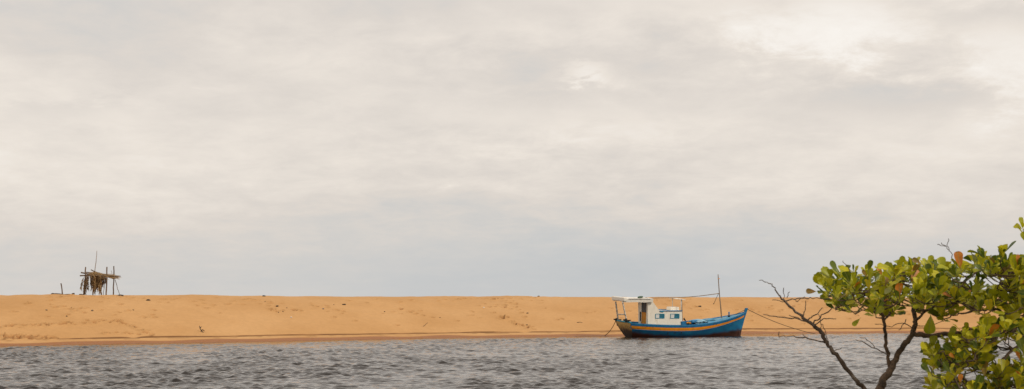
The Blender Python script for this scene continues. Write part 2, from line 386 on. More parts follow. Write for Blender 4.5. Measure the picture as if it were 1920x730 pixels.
trail((1410, 590), (1500, 575), 14, 6, 4); trail((0, 633), (95, 636), 26, 2, 2.0); trail((90, 557), (250, 558), 18, 5, 1.5); trail((820, 562), (1000, 560), 20, 6, 2)
for k in range(100): prints.append((rs.uniform(0, 1900), rs.uniform(558, 612)))
pw = []
for (px, py) in prints:
    p = hit_sand(px, py); pw.append((p.x, p.y, rs.uniform(.08, .15), rs.uniform(.08, .16), rs.uniform(0, 3.14)))

fx = np.arange(-48, 50, .07)
xs = np.concatenate([np.linspace(-400, -50, 40), fx, np.linspace(51.5, 400, 40)])
ss = np.concatenate([np.linspace(-9, -.8, 6), np.arange(-.6, .9, .1), np.arange(.9, 2.6, .045), np.arange(2.6, 14.5, .075), np.linspace(14.7, 90, 60)])
GX = np.repeat(xs[None, :], len(ss), 0); GY = shore(GX) + ss[:, None] / .86
GZ = sand_base(GX, GY); print_shade = np.zeros_like(GX)
for (x, y, r, d, a) in pw:
    c0, c1 = np.searchsorted(xs, [x - .8, x + .8]); 
    sub = (slice(None), slice(c0, c1))
    dx = GX[sub] - x; dy = GY[sub] - y
    u = (dx * math.cos(a) + dy * math.sin(a)) / (r * 1.25); v = (-dx * math.sin(a) + dy * math.cos(a)) / (r * .85)
    q = u * u + v * v
    GZ[sub] += -d * np.exp(-q * q * 1.2) + d * .5 * np.exp(-((np.sqrt(q) - 1.5) / .4) ** 2)
    print_shade[sub] = np.maximum(print_shade[sub], .8 * np.exp(-q * q * 1.2))           # shade painted into the hollow of the print
sd_ = ss[:, None] + 0 * GX
wet = 1 - smooth01((GZ - .095 - .035 * value_noise(GX * .45, GX * 0 + 9, 21)) / .06)
scl = scarp_s(GX)
face = np.exp(-((sd_ - scl - .03) / .055) ** 2) * np.clip(scarp_h(GX) / .05, 0, 1)  # overhang shade of the scarp lip, painted along its face
wrack_and_shade = face * np.clip(.9 + .45 * value_noise(GX * 2.2, GX * 0 + 4.4, 22), 0, 1)
# broken wrack line just below the scarp on the left
wrack_and_shade = np.maximum(wrack_and_shade, .55 * np.exp(-((sd_ - scl + .28) / .13) ** 2) * np.clip(value_noise(GX * 2.4, GY * 2.4, 23) * 2 - .2, 0, 1))
sand = numpy_grid('sand_bar', GX, GY, GZ, M['sand'], {'damp_and_shade': np.clip(wet + face * .5 + print_shade, 0, 1), 'litter': np.clip(wrack_and_shade, 0, 1)})  # both attributes also carry the painted shade
tag(sand, 'orange sand bank with footprints rising behind the water', kind='structure')

def sand_z(x, y): return float(sand_base(x, y))

# ---- water: a real wind-ruffled surface
fy = np.concatenate([np.arange(34, 62, .065), np.arange(62, 112, .10)])
ys = np.concatenate([np.linspace(-800, -2, 20), np.linspace(0, 33, 110), fy, np.linspace(114, 200, 20), np.geomspace(230, 15000, 14)])
wx = np.arange(-43, 43, .095)
xs2 = np.concatenate([-np.geomspace(15000, 60, 14), np.linspace(-56, -44, 14), wx, np.linspace(44, 56, 14), np.geomspace(60, 15000, 14)])
WX, WY = np.meshgrid(xs2, ys)
off = (shore(WX) - WY) * .86                       # distance out from the shore
H = np.zeros_like(WX)
rw = np.random.RandomState(3)
WXf = WX + .35 * value_noise(WX * .35, WY * .35, 31); WYf = WY + .35 * value_noise(WX * .35, WY * .35, 32)
for k in range(100):
    lam = math.exp(rw.uniform(math.log(.25), math.log(.98)))
    th = rw.normal(math.pi / 2 + .2, 1.2); kk = 2 * math.pi / lam
    amp = .0076 * lam ** 1.0 * rw.uniform(.6, 1.3)
    H += amp * np.sin(kk * (WXf * math.cos(th) + WYf * math.sin(th)) + rw.uniform(0, 6.28))
H *= 1.0 + .45 * value_noise(WX * 1.1, WY * .55, 35) + .3 * value_noise(WX * .4, WY * .2, 36)
chop = .74 + .34 * value_noise(WX * .07 + 3, WY * .035, 33) + .22 * value_noise(WX * .3, WY * .12, 34)
chop = np.clip(chop, .25, 1.4)
calm = smooth01((off - .2) / 6.5)
lee = np.exp(-((WX - 18.2) / 2.6) ** 2 - ((WY - 101.0) / 3.0) ** 2)            # glassy patch in the lee of the bow
chop = chop * (.20 + .80 * calm) * (1 - .93 * np.clip(lee * 1.5, 0, 1))
inside = smooth01((58 - np.abs(WX)) / 14) * smooth01((WY + 2) / 6) * smooth01((115 - WY) / 4)
water = numpy_grid('water', WX, WY, H * chop * inside, M['water'], {'chop': chop})
tag(water, 'grey brown lagoon water ruffled by wind', kind='structure')

# ---- near bank that the tree stands on (below the frame)
bx = np.linspace(-60, 60, 121); by = np.linspace(-40, 14, 70); BX, BY = np.meshgrid(bx, by)
BZ = .75 - 1.6 * smooth01((BY - 9.8 - .5 * value_noise(BX * .3, BX * 0, 41)) / 3.2) + .05 * value_noise(BX * .6, BY * .6, 42)
bank = numpy_grid('near_bank', BX, BY, BZ, material('damp_bank_soil', (.16, .11, .06), .95, .25, 2, (.05, .07, .02), .5, 1.2), {'damp_and_shade': BZ * 0})
tag(bank, 'low earthy near bank under the tree', kind='structure')

# ================================================================== fishing boat
YAW, HEEL = R(22), R(3.2)
BY0 = 96.2
boat_loc = Vector(((1167.0 - 960) / FPX * BY0, BY0, 0.0))
BM = Matrix.Translation(boat_loc) @ Matrix.Rotation(YAW, 4, 'Z') @ Matrix.Rotation(HEEL, 4, 'X')   # local x fore, y port, z up
BMi = BM.inverted()
def B(zx, zy, y):
    """local boat point in the fore-and-aft plane y, measured off an enlarged view of the photo"""
    o = BMi @ Vector((0, 0, EYE)); e = BMi @ P(1130 + zx / 4.867, 500 + zy / 4.867, 100.0)
    d = e - o; t = (y - o.y) / d.y
    return o + d * t

boat = empty('fishing_boat', boat_loc, (HEEL, 0, YAW))
boat.rotation_mode = 'XYZ'
boat.matrix_world = BM
tag(boat, 'blue wooden fishing boat with orange stripe and white cabin, moored by the sand', 'boat')

LOA = 9.47
T_ = [0, .12, .3, .5, .65, .78, .88, .95, 1.0]
HB = [1.13, 1.27, 1.36, 1.36, 1.22, .93, .60, .30, .05]
ZS = [1.02, .95, .885, .89, 1.00, 1.17, 1.36, 1.52, 1.68]
ZK = [-.42, -.5, -.55, -.58, -.58, -.56, -.5, -.42, -.3]
NN = [1.9, 2.2, 2.6, 2.6, 2.1, 1.6, 1.3, 1.12, 1.0]
def cub(tab, t):
    from bisect import bisect
    i = min(max(bisect(T_, t) - 1, 0), len(T_) - 2); h = T_[i + 1] - T_[i]; w = (t - T_[i]) / h
    def m(k):
        if k <= 0: return (tab[1] - tab[0]) / (T_[1] - T_[0])
        if k >= len(T_) - 1: return (tab[-1] - tab[-2]) / (T_[-1] - T_[-2])
        return (tab[k + 1] - tab[k - 1]) / (T_[k + 1] - T_[k - 1])
    return (2*w**3-3*w**2+1)*tab[i] + (w**3-2*w**2+w)*h*m(i) + (-2*w**3+3*w**2)*tab[i+1] + (w**3-w**2)*h*m(i+1)
def hull_xz(t, z):
    zs0, zs1 = ZS[0], ZS[-1]
    xa = .46 * np.clip((zs0 - z) / 1.02, 0, 1.3) ** 1.0
    xf = LOA - .50 * np.clip((zs1 - z) / 1.7, -.1, 1.2) ** 1.1 if zs1 > z else LOA
    return xa + t * (xf - xa)
def hull_pt(t, z, side, out=0.0):
    zs, zk = cub(ZS, t), cub(ZK, t); b, n = cub(HB, t), cub(NN, t)
    u = min(max((z - zk) / (zs - zk), 0), 1)
    y = b * (1 - (1 - u) ** n) * (.94 + .06 * u) + out
    return Vector((hull_xz(t, z), side * y, z))
NT = 44
ts = [k / NT for k in range(NT + 1)]
h = MB()
for side in (-1, 1):
    rows = []
    for t in ts:
        zs, zk = cub(ZS, t), cub(ZK, t)
        rows.append([hull_pt(t, zk + (zs - zk) * (k / 16) ** .8, side) for k in range(17)])
    h.grid(rows)
hull = h.build('hull', M['hull'], boat)
# transom with its yellowed paint
tr = MB(); row = []
zs, zk = ZS[0], ZK[0]
for k in range(17):
    z = zk + (zs - zk) * (k / 16) ** .8
    p = hull_pt(0, z, -1); q = hull_pt(0, z, 1)
    row.append([p + (q - p) * (j / 8) + Vector((-.012 - .05 * (1 - (2 * j / 8 - 1) ** 2), 0, 0)) for j in range(9)])
tr.grid(row); tr_o = tr.build('transom', M['transom'], boat); tag(tr_o, 'yellowed transom streaked with dark grime')
# orange stripe, proud of the planking, one each side
for side in (-1, 1):
    s_ = MB(); rows = []
    for t in [k / 60 * .985 for k in range(61)]:
        zs = cub(ZS, t); top = zs - .17 - .02 * t; bot = zs - (.395 - .07 * smooth01((t - .5) / .4))
        rows.append([hull_pt(t, bot, side), hull_pt(t, bot, side, .012), hull_pt(t, (top + bot) / 2, side, .014), hull_pt(t, top, side, .012), hull_pt(t, top, side)])
    s_.grid(rows, smooth=False); s_.build('stripe', M['orange'], boat)
# gunwales: heavy blue rails with a cap
for side in (-1, 1):
    g = MB(); rows = []
    for t in [k / 60 * .99 for k in range(61)]:
        zs = cub(ZS, t)
        o1 = hull_pt(t, zs - .17, side, .02); o2 = hull_pt(t, zs, side, .035); w_ = min(.13, cub(HB, t) * .8)
        i2 = Vector((o2.x, o2.y - side * w_, zs + .012)); i1 = Vector((o1.x, i2.y, zs - .34))
        rows.append([o1, hull_pt(t, zs - .03, side, .032), o2 + Vector((0, -side * .012, .015)), i2, i1])
    g.grid(rows, smooth=False); g.build('gunwale', M['blue'], boat)
# rubbing strake (thin batten under the stripe)
for side in (-1, 1):
    s_ = MB(); s_.tube([hull_pt(t, cub(ZS, t) - .41 + .08 * float(smooth01((t - .5) / .4)), side, .008) for t in [k / 50 * .98 for k in range(51)]], .018, 5)
    s_.build('rubbing_strake', M['blue'], boat)
# decks
d_ = MB(); rows = []
for t in [.55 + k / 24 * .435 for k in range(25)]:
    zs, b = cub(ZS, t), cub(HB, t)
    rows.append([Vector((hull_xz(t, zs), -b * .95 + 2 * b * .95 * j / 8, zs - .05 + .10 * b * (1 - (2 * j / 8 - 1) ** 2))) for j in range(9)])
d_.grid(rows); d_.build('foredeck', M['deck_blue'], boat)
d_ = MB(); rows = []
for t in [.01 + k / 20 * .54 for k in range(21)]:
    zs, b = cub(ZS, t), cub(HB, t)
    rows.append([Vector((hull_xz(t, zs), -b * .95 + 2 * b * .95 * j / 8, zs - .30)) for j in range(9)])
d_.grid(rows); d_.build('aft_deck', M['deck_blue'], boat)
# stern rail across the transom top
s_ = MB(); s_.tube([hull_pt(0, ZS[0], -1) + Vector((.03, 0, .02)), Vector((-.04, 0, 1.05)), hull_pt(0, ZS[0], 1) + Vector((.03, 0, .02))], .06, 7); s_.build('stern_rail', M['teal'], boat)
# stem post
s_ = MB(); st = [(LOA - .48, -.2), (LOA - .33, .5), (LOA - .15, 1.15), (LOA + .02, 1.66), (LOA + .11, 1.93)]
rows = []
for (x, z) in st:
    rows.append([Vector((x - .16, -.06, z)), Vector((x + .03, -.045, z)), Vector((x + .03, .045, z)), Vector((x - .16, .06, z))])
s_.grid([r + [r[0]] for r in rows], smooth=False); s_.add(rows[-1], [(0, 1, 2, 3)]); s_.build('stem_post', M['hull'], boat)

# --- cabin
CW = .70
def bxz(zx, zy, y=-CW): p = B(zx, zy, y); return (p.x, p.z)
a0, a1, a2, a3, a4, a5 = [bxz(*q) for q in ((411, 322), (458, 322), (521, 407), (724, 407), (729, 548), (413, 548))]
cab = MB()
prof = [a0, a1, a2, a3, a4, a5]
th = .045
cab.prism(prof, -CW, -CW + th); cab.prism(prof, CW - th, CW)                         # two sides
for (p, q) in ((a1, a2), (a2, a3), (a3, a4), (a0, a1)):                               # windscreen slope, roof, front, top
    px_, pz_ = p; qx, qz = q
    dx, dz = qx - px_, qz - pz_; l_ = math.hypot(dx, dz); nx, nz = dz / l_ * th, -dx / l_ * th
    cab.prism([(px_, pz_), (qx, qz), (qx + nx * -1 * -1, qz + nz), (px_ + nx, pz_ + nz)], -CW + th, CW - th)
xa = (a0[0] + a5[0]) / 2
zt, zb = a0[1], a5[1]
# aft wall round a door opening (offset to starboard of the middle)
D0, D1 = -.46, .26
for (y0, y1, z0, z1) in ((-CW + th, D0, zb, zt), (D1, CW - th, zb, zt), (D0, D1, zt - .09, zt)):
    cab.box((xa + .03, (y0 + y1) / 2, (z0 + z1) / 2), (.05, y1 - y0 - .004, z1 - z0))
cabin = cab.build('cabin', M['white'], boat)
s_ = MB(); s_.box((xa + .75, 0, (zb + zt) / 2 - .25), (.04, 2 * CW - .14, zt - zb - .6)); s_.build('bulkhead', M['interior'], cabin)
s_ = MB(); s_.box((xa + .045, (D0 + D1) / 2, zb + .47), (.035, D1 - D0 - .03, .88)); 
door = s_.build('door', M['door'], cabin)
s_ = MB()
for z in (zb + .12, zb + .50, zb + .86): s_.box((xa + .018, (D0 + D1) / 2, z), (.02, D1 - D0 - .06, .05))
s_.build('door_batten', M['door'], door)
s_ = MB(); s_.box((xa + .07, (D0 + D1) / 2, zb + 1.42), (.02, D1 - D0 - .02, 1.0)); s_.build('door_window', M['interior'], cabin)
s_ = MB(); s_.box((xa - .01, .36, zb + .62), (.05, .12, .62), bev=.01); s_.build('locker', M['dark'], cabin)
# blue trim along the trunk roof edge
for sy in (-1, 1):
    s_ = MB(); s_.box(((a2[0] + a3[0]) / 2, sy * (CW + .02), a2[1] + .02), (a3[0] - a2[0] + .06, .05, .06), bev=.01); s_.build('trim', M['blue'], cabin)
s_ = MB(); s_.box((a2[0] + .16, -CW - .03, a2[1] - .03), (.26, .05, .05), bev=.01); s_.build('trim_bracket', M['teal'], cabin)
# windows: frame, white sliding panel, tinted glass (both sides)
for sy in (-1, 1):
    for (zx0, zx1) in ((480, 563), (617, 699)):
        (x0, z1), (x1, z0) = bxz(zx0, 431), bxz(zx1, 474)
        cx, cz = (x0 + x1) / 2, (z0 + z1) / 2; w, hh = x1 - x0, z1 - z0
        we = empty('window', (cx, sy * CW, cz)); we.parent = cabin
        f = MB(); fw = .035
        f.box((0, sy * .012, hh / 2 - fw / 2), (w, .03, fw), bev=.006); f.box((0, sy * .012, -hh / 2 + fw / 2), (w, .03, fw), bev=.006)
        for e in (-1, 1): f.box((e * (w / 2 - fw / 2), sy * .012, 0), (fw, .03, hh - 2 * fw))
        we_f = f.build('frame', M['teal'], cabin); we_f.location = we.location
        bpy.data.objects.remove(we); wx0 = -w / 2 + fw; ww = w - 2 * fw
        p_ = MB(); p_.box((wx0 + ww * .21, sy * .008, 0), (ww * .42, .014, hh - 2 * fw)); q_ = p_.build('white_pane', M['pane_white'], we_f)
        p_ = MB(); p_.box((wx0 + ww * .71, sy * .006, 0), (ww * .57, .012, hh - 2 * fw)); p_.build('glass_pane', M['glass'], we_f)
        we_f.name = 'window'
# roof slab over the aft deck
(r0x, r0z), (r1x, r1z) = bxz(196, 305, -.85), bxz(460, 307, -.85)
rf = MB(); rows = []
for k in range(13):
    x = r0x + (r1x - r0x) * k / 12; z = r0z + (r1z - r0z) * k / 12 - .01 * math.sin(k)
    rows.append([Vector((x, -.86, z - .15)), Vector((x, -.88, z + .09)), Vector((x, -.5, z + .11)), Vector((x, 0, z + .13)), Vector((x, .5, z + .11)), Vector((x, .88, z + .09)), Vector((x, .86, z - .15)), Vector((x, 0, z - .10))])
rf.grid(rows, smooth=False, close=True); rf.add(rows[0], [tuple(range(8))]); rf.add(rows[-1], [tuple(range(8))])
roof = rf.build('roof', M['roof_white'], boat)
s_ = MB(); s_.box((r0x + .05, 0, r0z + .03), (.24, 1.84, .27), bev=.04); s_.build('roof_end_board', M['roof_white'], roof)
s_ = MB(); s_.box(((r0x + r1x) / 2 + .05, -.892, r0z + .07), (r1x - r0x - .5, .02, .03)); s_.build('roof_edge_batten', M['interior'], roof)
s_ = MB(); s_.tube([(r0x + 1.2, -.5, r0z + .15), (r0x + 1.35, -.45, r0z + .17), (r0x + 1.6, -.3, r0z + .17), (r0x + 1.75, .1, r0z + .16)], [.05, .08, .07, .03], 7, jit=.2); s_.build('rolled_tarp', M['tarp_green'], roof)
# aft posts, rusty
for (y, q) in ((-.78, ((182, 320), (200, 410), (217, 492))), (.82, ((118, 320), (130, 410), (141, 488)))):
    s_ = MB(); pts = [B(zx, zy, y) for zx, zy in q]; s_.tube(smooth_path(pts, 4), .055, 7, jit=.08); s_.build('roof_post', M['rusty_white'], boat)
pA, pB = B(203, 437, -.78), B(134, 437, .82)
s_ = MB(); s_.tube([pA, pB], .045, 6); s_.build('crossbar', M['rusty_white'], boat)
# trunk-top box, awning on posts
(b0x, b0z), (b1x, b1z) = bxz(617, 402, -.3), bxz(695, 370, -.3)
s_ = MB(); s_.box(((b0x + b1x) / 2, -.05, (b0z + b1z) / 2), (b1x - b0x, .62, b1z - b0z), bev=.02); s_.build('roof_box', M['roof_white'], boat)
for (y, zx, z0, z1) in ((.38, 637, 292, 402), (-.38, 716, 303, 402)):
    s_ = MB(); s_.tube([B(zx, z1, y), B(zx, z0, y)], .028, 6); s_.build('awning_post', M['roof_white'], boat)
aw = MB(); rows = []
for k in range(9):
    q = k / 8
    p = B(664 + 92 * q, 293 + 2 * q + 9 * q * q, -.45)
    rows.append([Vector((p.x, -.48 + .96 * j / 6, p.z + .03 * (1 - (j / 3 - 1) ** 2))) for j in range(7)] + [Vector((p.x, .48 - .96 * j / 6, p.z - .03 + .03 * (1 - (j / 3 - 1) ** 2))) for j in range(7)])
aw.grid(rows, close=True, smooth=False); aw.add(rows[0], [tuple(range(14))]); aw.add(rows[-1], [tuple(range(14))]); aw.build('awning', M['roof_white'], boat)
s_ = MB(); s_.tube([B(722, 300, -.68), B(728, 505, -.68)], .022, 6); s_.build('exhaust_pipe', M['interior'], boat)
# mast with crosspiece and boom
m0, m1, m2, m3 = B(1088, 480, 0), B(1078, 380, 0), B(1065, 245, 0), B(1053, 72, 0)
s_ = MB(); mp_ = smooth_path([m0 - Vector((0, 0, .15)), m1, m2, m3], 5); s_.tube(mp_, [.046 - .018 * k / (len(mp_) - 1) for k in range(len(mp_))], 8); mast = s_.build('mast', M['mast_wood'], boat)
c_ = B(1059, 112, 0); s_ = MB(); s_.tube([c_ + Vector((-.1, -.06, 0)), c_ + Vector((.12, .06, .01))], .022, 5); s_.build('masthead_crosspiece', M['orange'], mast)
s_ = MB(); bp_ = [B(1060, 246, 0), B(900, 267, -.05), B(760, 279, -.1), B(600, 284, -.15), B(450, 288, -.2)]; bp_ = smooth_path(bp_, 4)
s_.tube(bp_, [.028 - .008 * k / (len(bp_) - 1) for k in range(len(bp_))], 6); s_.build('boom', M['mast_wood'], boat)
s_ = MB(); s_.tube([B(1057, 250, -.04), B(1043, 275, -.06), B(1028, 310, -.08), B(1015, 340, -.1)], .016, 5); s_.tube([B(1015, 334, -.1), B(1013, 345, -.1)], .028, 5); s_.build('boom_tackle', M['dark'], boat)
# bitt, hatch, coaming
q = B(1152, 462, -.12); s_ = MB(); s_.tube([q - Vector((0, 0, .1)), q + Vector((0, 0, .16)), q + Vector((0, 0, .37))], [.05, .048, .055], 8); s_.build('mooring_bitt', M['blue'], boat)
s_ = MB(); s_.tube([q + Vector((0, 0, .02)), q + Vector((0, 0, .12))], .085, 8, jit=.1); s_.build('rope_coil', M['dark'], boat)
for (x, w, l2, hgt, mt, nm) in ((5.55, .9, .75, .16, 'pale_blue', 'hatch_cover'), (6.45, .75, .6, .14, 'deck_blue', 'fore_hatch')):
    t = x / LOA; zd = cub(ZS, t) - .05 + .10 * cub(HB, t)
    s_ = MB(); s_.box((x, -.1, zd + .03), (l2, w, hgt), rot=Euler((0, -.13, 0)), bev=.03); o = s_.build(nm, M[mt], boat)
    s_ = MB(); s_.box((x, -.1, zd - .03), (l2 + .1, w + .1, .08), rot=Euler((0, -.13, 0)), bev=.01); s_.build('coaming', M['dark'], o)
# deck clutter stays with the boat but can be lifted: crates and a roll are things of their own
def on_boat(name, mb, mat, label, cat):
    o = mb.build(name, mat); o.matrix_world = BM; return tag(o, label, cat)
x0, z0 = bxz(728, 518, -.55)
s_ = MB(); s_.box((x0, -.55, z0), (.40, .42, .24), bev=.03); s_.box((x0, -.55, z0 + .125), (.43, .45, .03), bev=.01); on_boat('fish_crate', s_, M['blue'], 'blue crate against the front of the boat cabin', 'crate')
x0, z0 = bxz(748, 492, -.3)
s_ = MB(); s_.tube(smooth_path([(x0 + .12, -.3, z0 - .25), (x0 + .06, -.3, z0 - .05), (x0, -.3, z0 + .06), (x0 - .06, -.3, z0 + .12)], 4), [.05] * 12 + [.085], 8); on_boat('vent_cowl', s_, M['dark'], 'dark cowl standing behind the blue crate on the boat', 'vent')
x0, z0 = bxz(832, 505, -.45)
s_ = MB(); s_.tube([(x0 - .24, -.5, z0), (x0 - .2, -.5, z0), (x0 + .2, -.42, z0 + .02), (x0 + .24, -.42, z0 + .02)], [.08, .125, .13, .09], 12); on_boat('barrel', s_, M['blue'], 'small blue barrel lying on the boat deck before the cabin', 'barrel')
x0, z0 = bxz(786, 517, -.6)
s_ = MB(); s_.tube(smooth_path([(x0 - .16, -.62, z0), (x0 - .05, -.5, z0 + .03), (x0 + .08, -.62, z0), (x0 + .17, -.52, z0)], 4), .05, 7, jit=.2); on_boat('net_bundle', s_, M['door'], 'orange brown net bundle between crate and barrel on the boat', 'net')
x0, z0 = bxz(905, 494, -.7)
s_ = MB(); rows = [[Vector((x0 - .38 + .76 * i / 8, -.95 + .9 * j / 6, z0 - .10 + .14 * math.sin(math.pi * i / 8) * (1 - (j / 3 - 1) ** 2 * .7) + .02 * math.sin(i * 2 + j) + .055 * (i / 8))) for j in range(7)] for i in range(9)]
s_.grid(rows); rows2 = [[p - Vector((0, 0, .06)) for p in r] for r in rows]; s_.grid(rows2); on_boat('folded_tarp', s_, M['pale_blue'], 'pale blue tarp folded on the boat foredeck', 'tarp')
# dark gear hung on the transom corners
for k, (zx, zy, y) in enumerate(((128, 487, .95), (215, 492, -.85))):
    p = B(zx, zy, y); s_ = MB()
    s_.tube(smooth_path([p + Vector((-.2, .1, .04)), p, p + Vector((.1, -.05, -.02)), p + Vector((.26, -.2, .03))], 3), [.03, .05, .07, .09, .08, .07, .06, .05, .04, .03][:10], 7, jit=.25)
    s_.tube([p + Vector((0, 0, -.1)), p + Vector((0, 0, .12))], .075, 7, jit=.2)
    s_.build('stern_cleat', M['dark'], boat)
# scuppers: stained fairleads on the starboard side
for zx in (588, 655, 718):
    p = B(zx, 605, -1.3); t = p.x / LOA; q = hull_pt(t, p.z, -1, .004)
    s_ = MB(); s_.box(q, (.05, .03, .20 if zx == 588 else .09), bev=.01); s_.build('scupper', M['dark'], boat)

# ---- mooring lines
def line(name, pts, r, label):
    s_ = MB(); s_.tube(smooth_path(pts, 6), r, 5); return tag(s_.build(name, M['rope']), label, 'rope')
tip = BM @ Vector((LOA + .08, 0, 1.86))
def sag(a, b, n, s): return [a + (b - a) * (k / n) - Vector((0, 0, s * 4 * (k / n) * (1 - k / n))) for k in range(n + 1)]
line('mooring_rope', sag(tip, P(1537, 626.5, 106.5) - Vector((0, 0, .05)), 8, .22), .022, 'thin rope running from the boat bow down to the shore water')
line('bow_rope', sag(BM @ Vector((LOA - .05, 0, 1.83)), BM @ (B(1165, 448, -.12)), 5, .05), .018, 'short rope from the boat stem back to its deck bitt')
ster = BM @ B(118, 500, 1.0)
line('stern_rope', sag(ster, P(1127, 629.5, 99.6) - Vector((0, 0, .03)), 8, .28), .022, 'slack rope hanging from the boat stern into the shallows')

# ================================================================== shelter of poles and palm thatch on the crest
def hz(zx, zy): return (90 + zx / 6.95, 460 + zy / 6.95)
HY = 94.4
def HP(zx, zy, dy=0.0):
    p = P(*hz(zx, zy), HY + dy); return p
ho = empty('beach_shelter', (P(185, 554, HY).x, HY, sand_z(P(185, 554, HY).x, HY)))
tag(ho, 'ragged shelter of leaning poles and dry palm thatch on the sand crest', 'shelter')
def part(name, mb, mat, parent=ho):
    o = mb.build(name, mat); o.parent = parent
    o.matrix_parent_inverse = Matrix.Translation(parent.location).inverted() if parent.type == 'EMPTY' else Matrix.Identity(4)
    return o
def pole(pts, r0, r1, name, mat='wood', jit=.08):
    s_ = MB(); pp = smooth_path(pts, 5); n = len(pp)
    pp = [p + np.array([random.gauss(0, .006), random.gauss(0, .006), 0]) for p in pp]
    s_.tube(pp, [r0 + (r1 - r0) * k / (n - 1) for k in range(n)], 7, jit=jit); return part(name, s_, M[mat])
def foot(p): return Vector((p.x, p.y, sand_z(p.x, p.y) - .35))
for (b, t, dy, r) in (((467, 655), (490, 283), 0, .047), ((757, 655), (767, 283), .1, .05), ((850, 655), (858, 273), 1.7, .044)):
    p0, p1 = HP(*b, dy), HP(*t, dy); mid_ = (p0 + p1) / 2 + Vector((.02, 0, 0)); pole([foot(p0), p0, mid_, p1], r, r * .85, 'post')
p0, p1 = HP(583, 655, 1.5), HP(638, 72, 1.5)
pole([foot(p0), p0, HP(600, 450, 1.5), HP(612, 330, 1.5), HP(628, 190, 1.5), p1], .042, .014, 'tall_pole', 'pale_wood')
pole([HP(432, 357, 0), HP(520, 374, .4), HP(610, 392, 1.2)], .05, .04, 'beam')
pole([HP(416, 398, .05), HP(500, 397, .05), HP(770, 400, .1), HP(910, 418, .15)], .045, .04, 'beam')
pole([HP(495, 352, 1.6), HP(640, 366, 1.65), HP(770, 385, 1.7), HP(948, 405, 1.75)], .035, .03, 'beam')
pole([HP(560, 322, .6), HP(640, 356, .8), HP(740, 392, 1.0)], .035, .03, 'beam')
pole([HP(640, 368, .5), HP(780, 382, .8), HP(905, 402, 1.1)], .03, .025, 'beam', 'pale_wood')
pole([HP(770, 395, 0), HP(860, 402, 1.8)], .035, .035, 'cross_beam')
pole([HP(490, 390, -.1), HP(602, 385, 1.7)], .035, .035, 'cross_beam')
p1 = HP(930, 640, .8); pole([HP(872, 450, 1.6), HP(897, 520, 1.3), HP(906, 570, 1.1), p1, foot(p1)], .02, .016, 'prop_stick')
p1 = HP(722, 640, .9); pole([HP(752, 430, .6), HP(738, 520, .7), p1, foot(p1)], .018, .014, 'prop_stick')
pole([HP(836, 400, 1.2), HP(825, 330, 1.2)], .016, .010, 'twig')
M['thatch'] = material('dry_palm_thatch', (.34, .22, .10), .9, .45, 12, (.10, .06, .03), .5, 7)
M['thatch_dark'] = material('dark_dry_palm_thatch', (.16, .10, .05), .9, .4, 12, (.05, .03, .02), .45, 7)
def frond(zx, zy, dy, length, lean, mat):
    """a hanging dead palm leaf: rib with many narrow leaflets"""
    s_ = MB(); p = HP(zx, zy, dy); pts = []; d = Vector((lean[0], lean[1], -.15)); 
    for k in range(9):
        pts.append(p.copy()); d = (d * .72 + Vector((lean[0] * .25, lean[1] * .25, -1)) * .28 * 1.4).normalized(); p = p + d * (length / 8)
    s_.tube(pts, [.014 * (1 - .09 * k) for k in range(9)], 4)
    for k in range(1, 9):
        for side in (-1, 1):
            for rep in range(3):
                b0 = pts[k] + Vector((0, 0, random.uniform(-.03, .03))); l_ = length * random.uniform(.18, .36)
                o_ = Vector((side * random.uniform(.1, .5), random.uniform(-.5, .5), -1)).normalized()
                w_ = Vector((random.uniform(-.5, 1), random.uniform(-1, 1), 0)).normalized() * .019
                m_ = b0 + o_ * l_ * .5 + Vector((side * .02, 0, 0)); e_ = b0 + o_ * l_ * .8 + Vector((0, 0, -l_ * .2))
                s_.add([b0 - w_, b0 + w_, m_ + w_ * 1.2, m_ - w_ * 1.2, e_], [(0, 1, 2, 3), (3, 2, 4)])
    return part('palm_frond', s_, M[mat])
fr = [(505, 400, 0, 1.05, (-.25, .1)), (490, 405, .3, .95, (-.1, -.1)), (515, 392, .5, .85, (.05, 0)), (470, 420, .1, .75, (-.45, 0)), (500, 402, -.05, 1.1, (-.12, 0)),
      (560, 372, .5, .55, (.1, 0)), (585, 365, .8, .95, (0, -.2)), (600, 372, .4, 1.05, (.05, 0)), (625, 368, .7, .85, (.1, .1)), (640, 376, .3, .95, (-.05, 0)),
      (655, 380, .9, .9, (.1, 0)), (672, 380, .2, 1.1, (.04, 0)), (690, 385, .6, .9, (-.06, 0)), (700, 388, 1.0, .7, (.1, 0)), (640, 366, 1.3, .8, (0, .1)),
      (670, 380, .1, 1.15, (.06, 0)), (570, 368, 1.2, .75, (-.1, 0)), (615, 366, .1, .9, (-.08, 0)), (720, 392, .5, .5, (.15, 0)), (745, 395, .9, .45, (.1, 0)), (590, 420, .2, .9, (.02, 0)), (660, 400, .5, .6, (-.1, 0)), (608, 400, .9, .7, (.1, 0)), (640, 420, .2, .5, (0, 0)), (690, 420, .4, .5, (.05, 0))]
for i, (zx, zy, dy, ln, le) in enumerate(fr): frond(zx, zy, dy, ln, le, 'thatch_dark' if i % 3 == 1 else 'thatch')
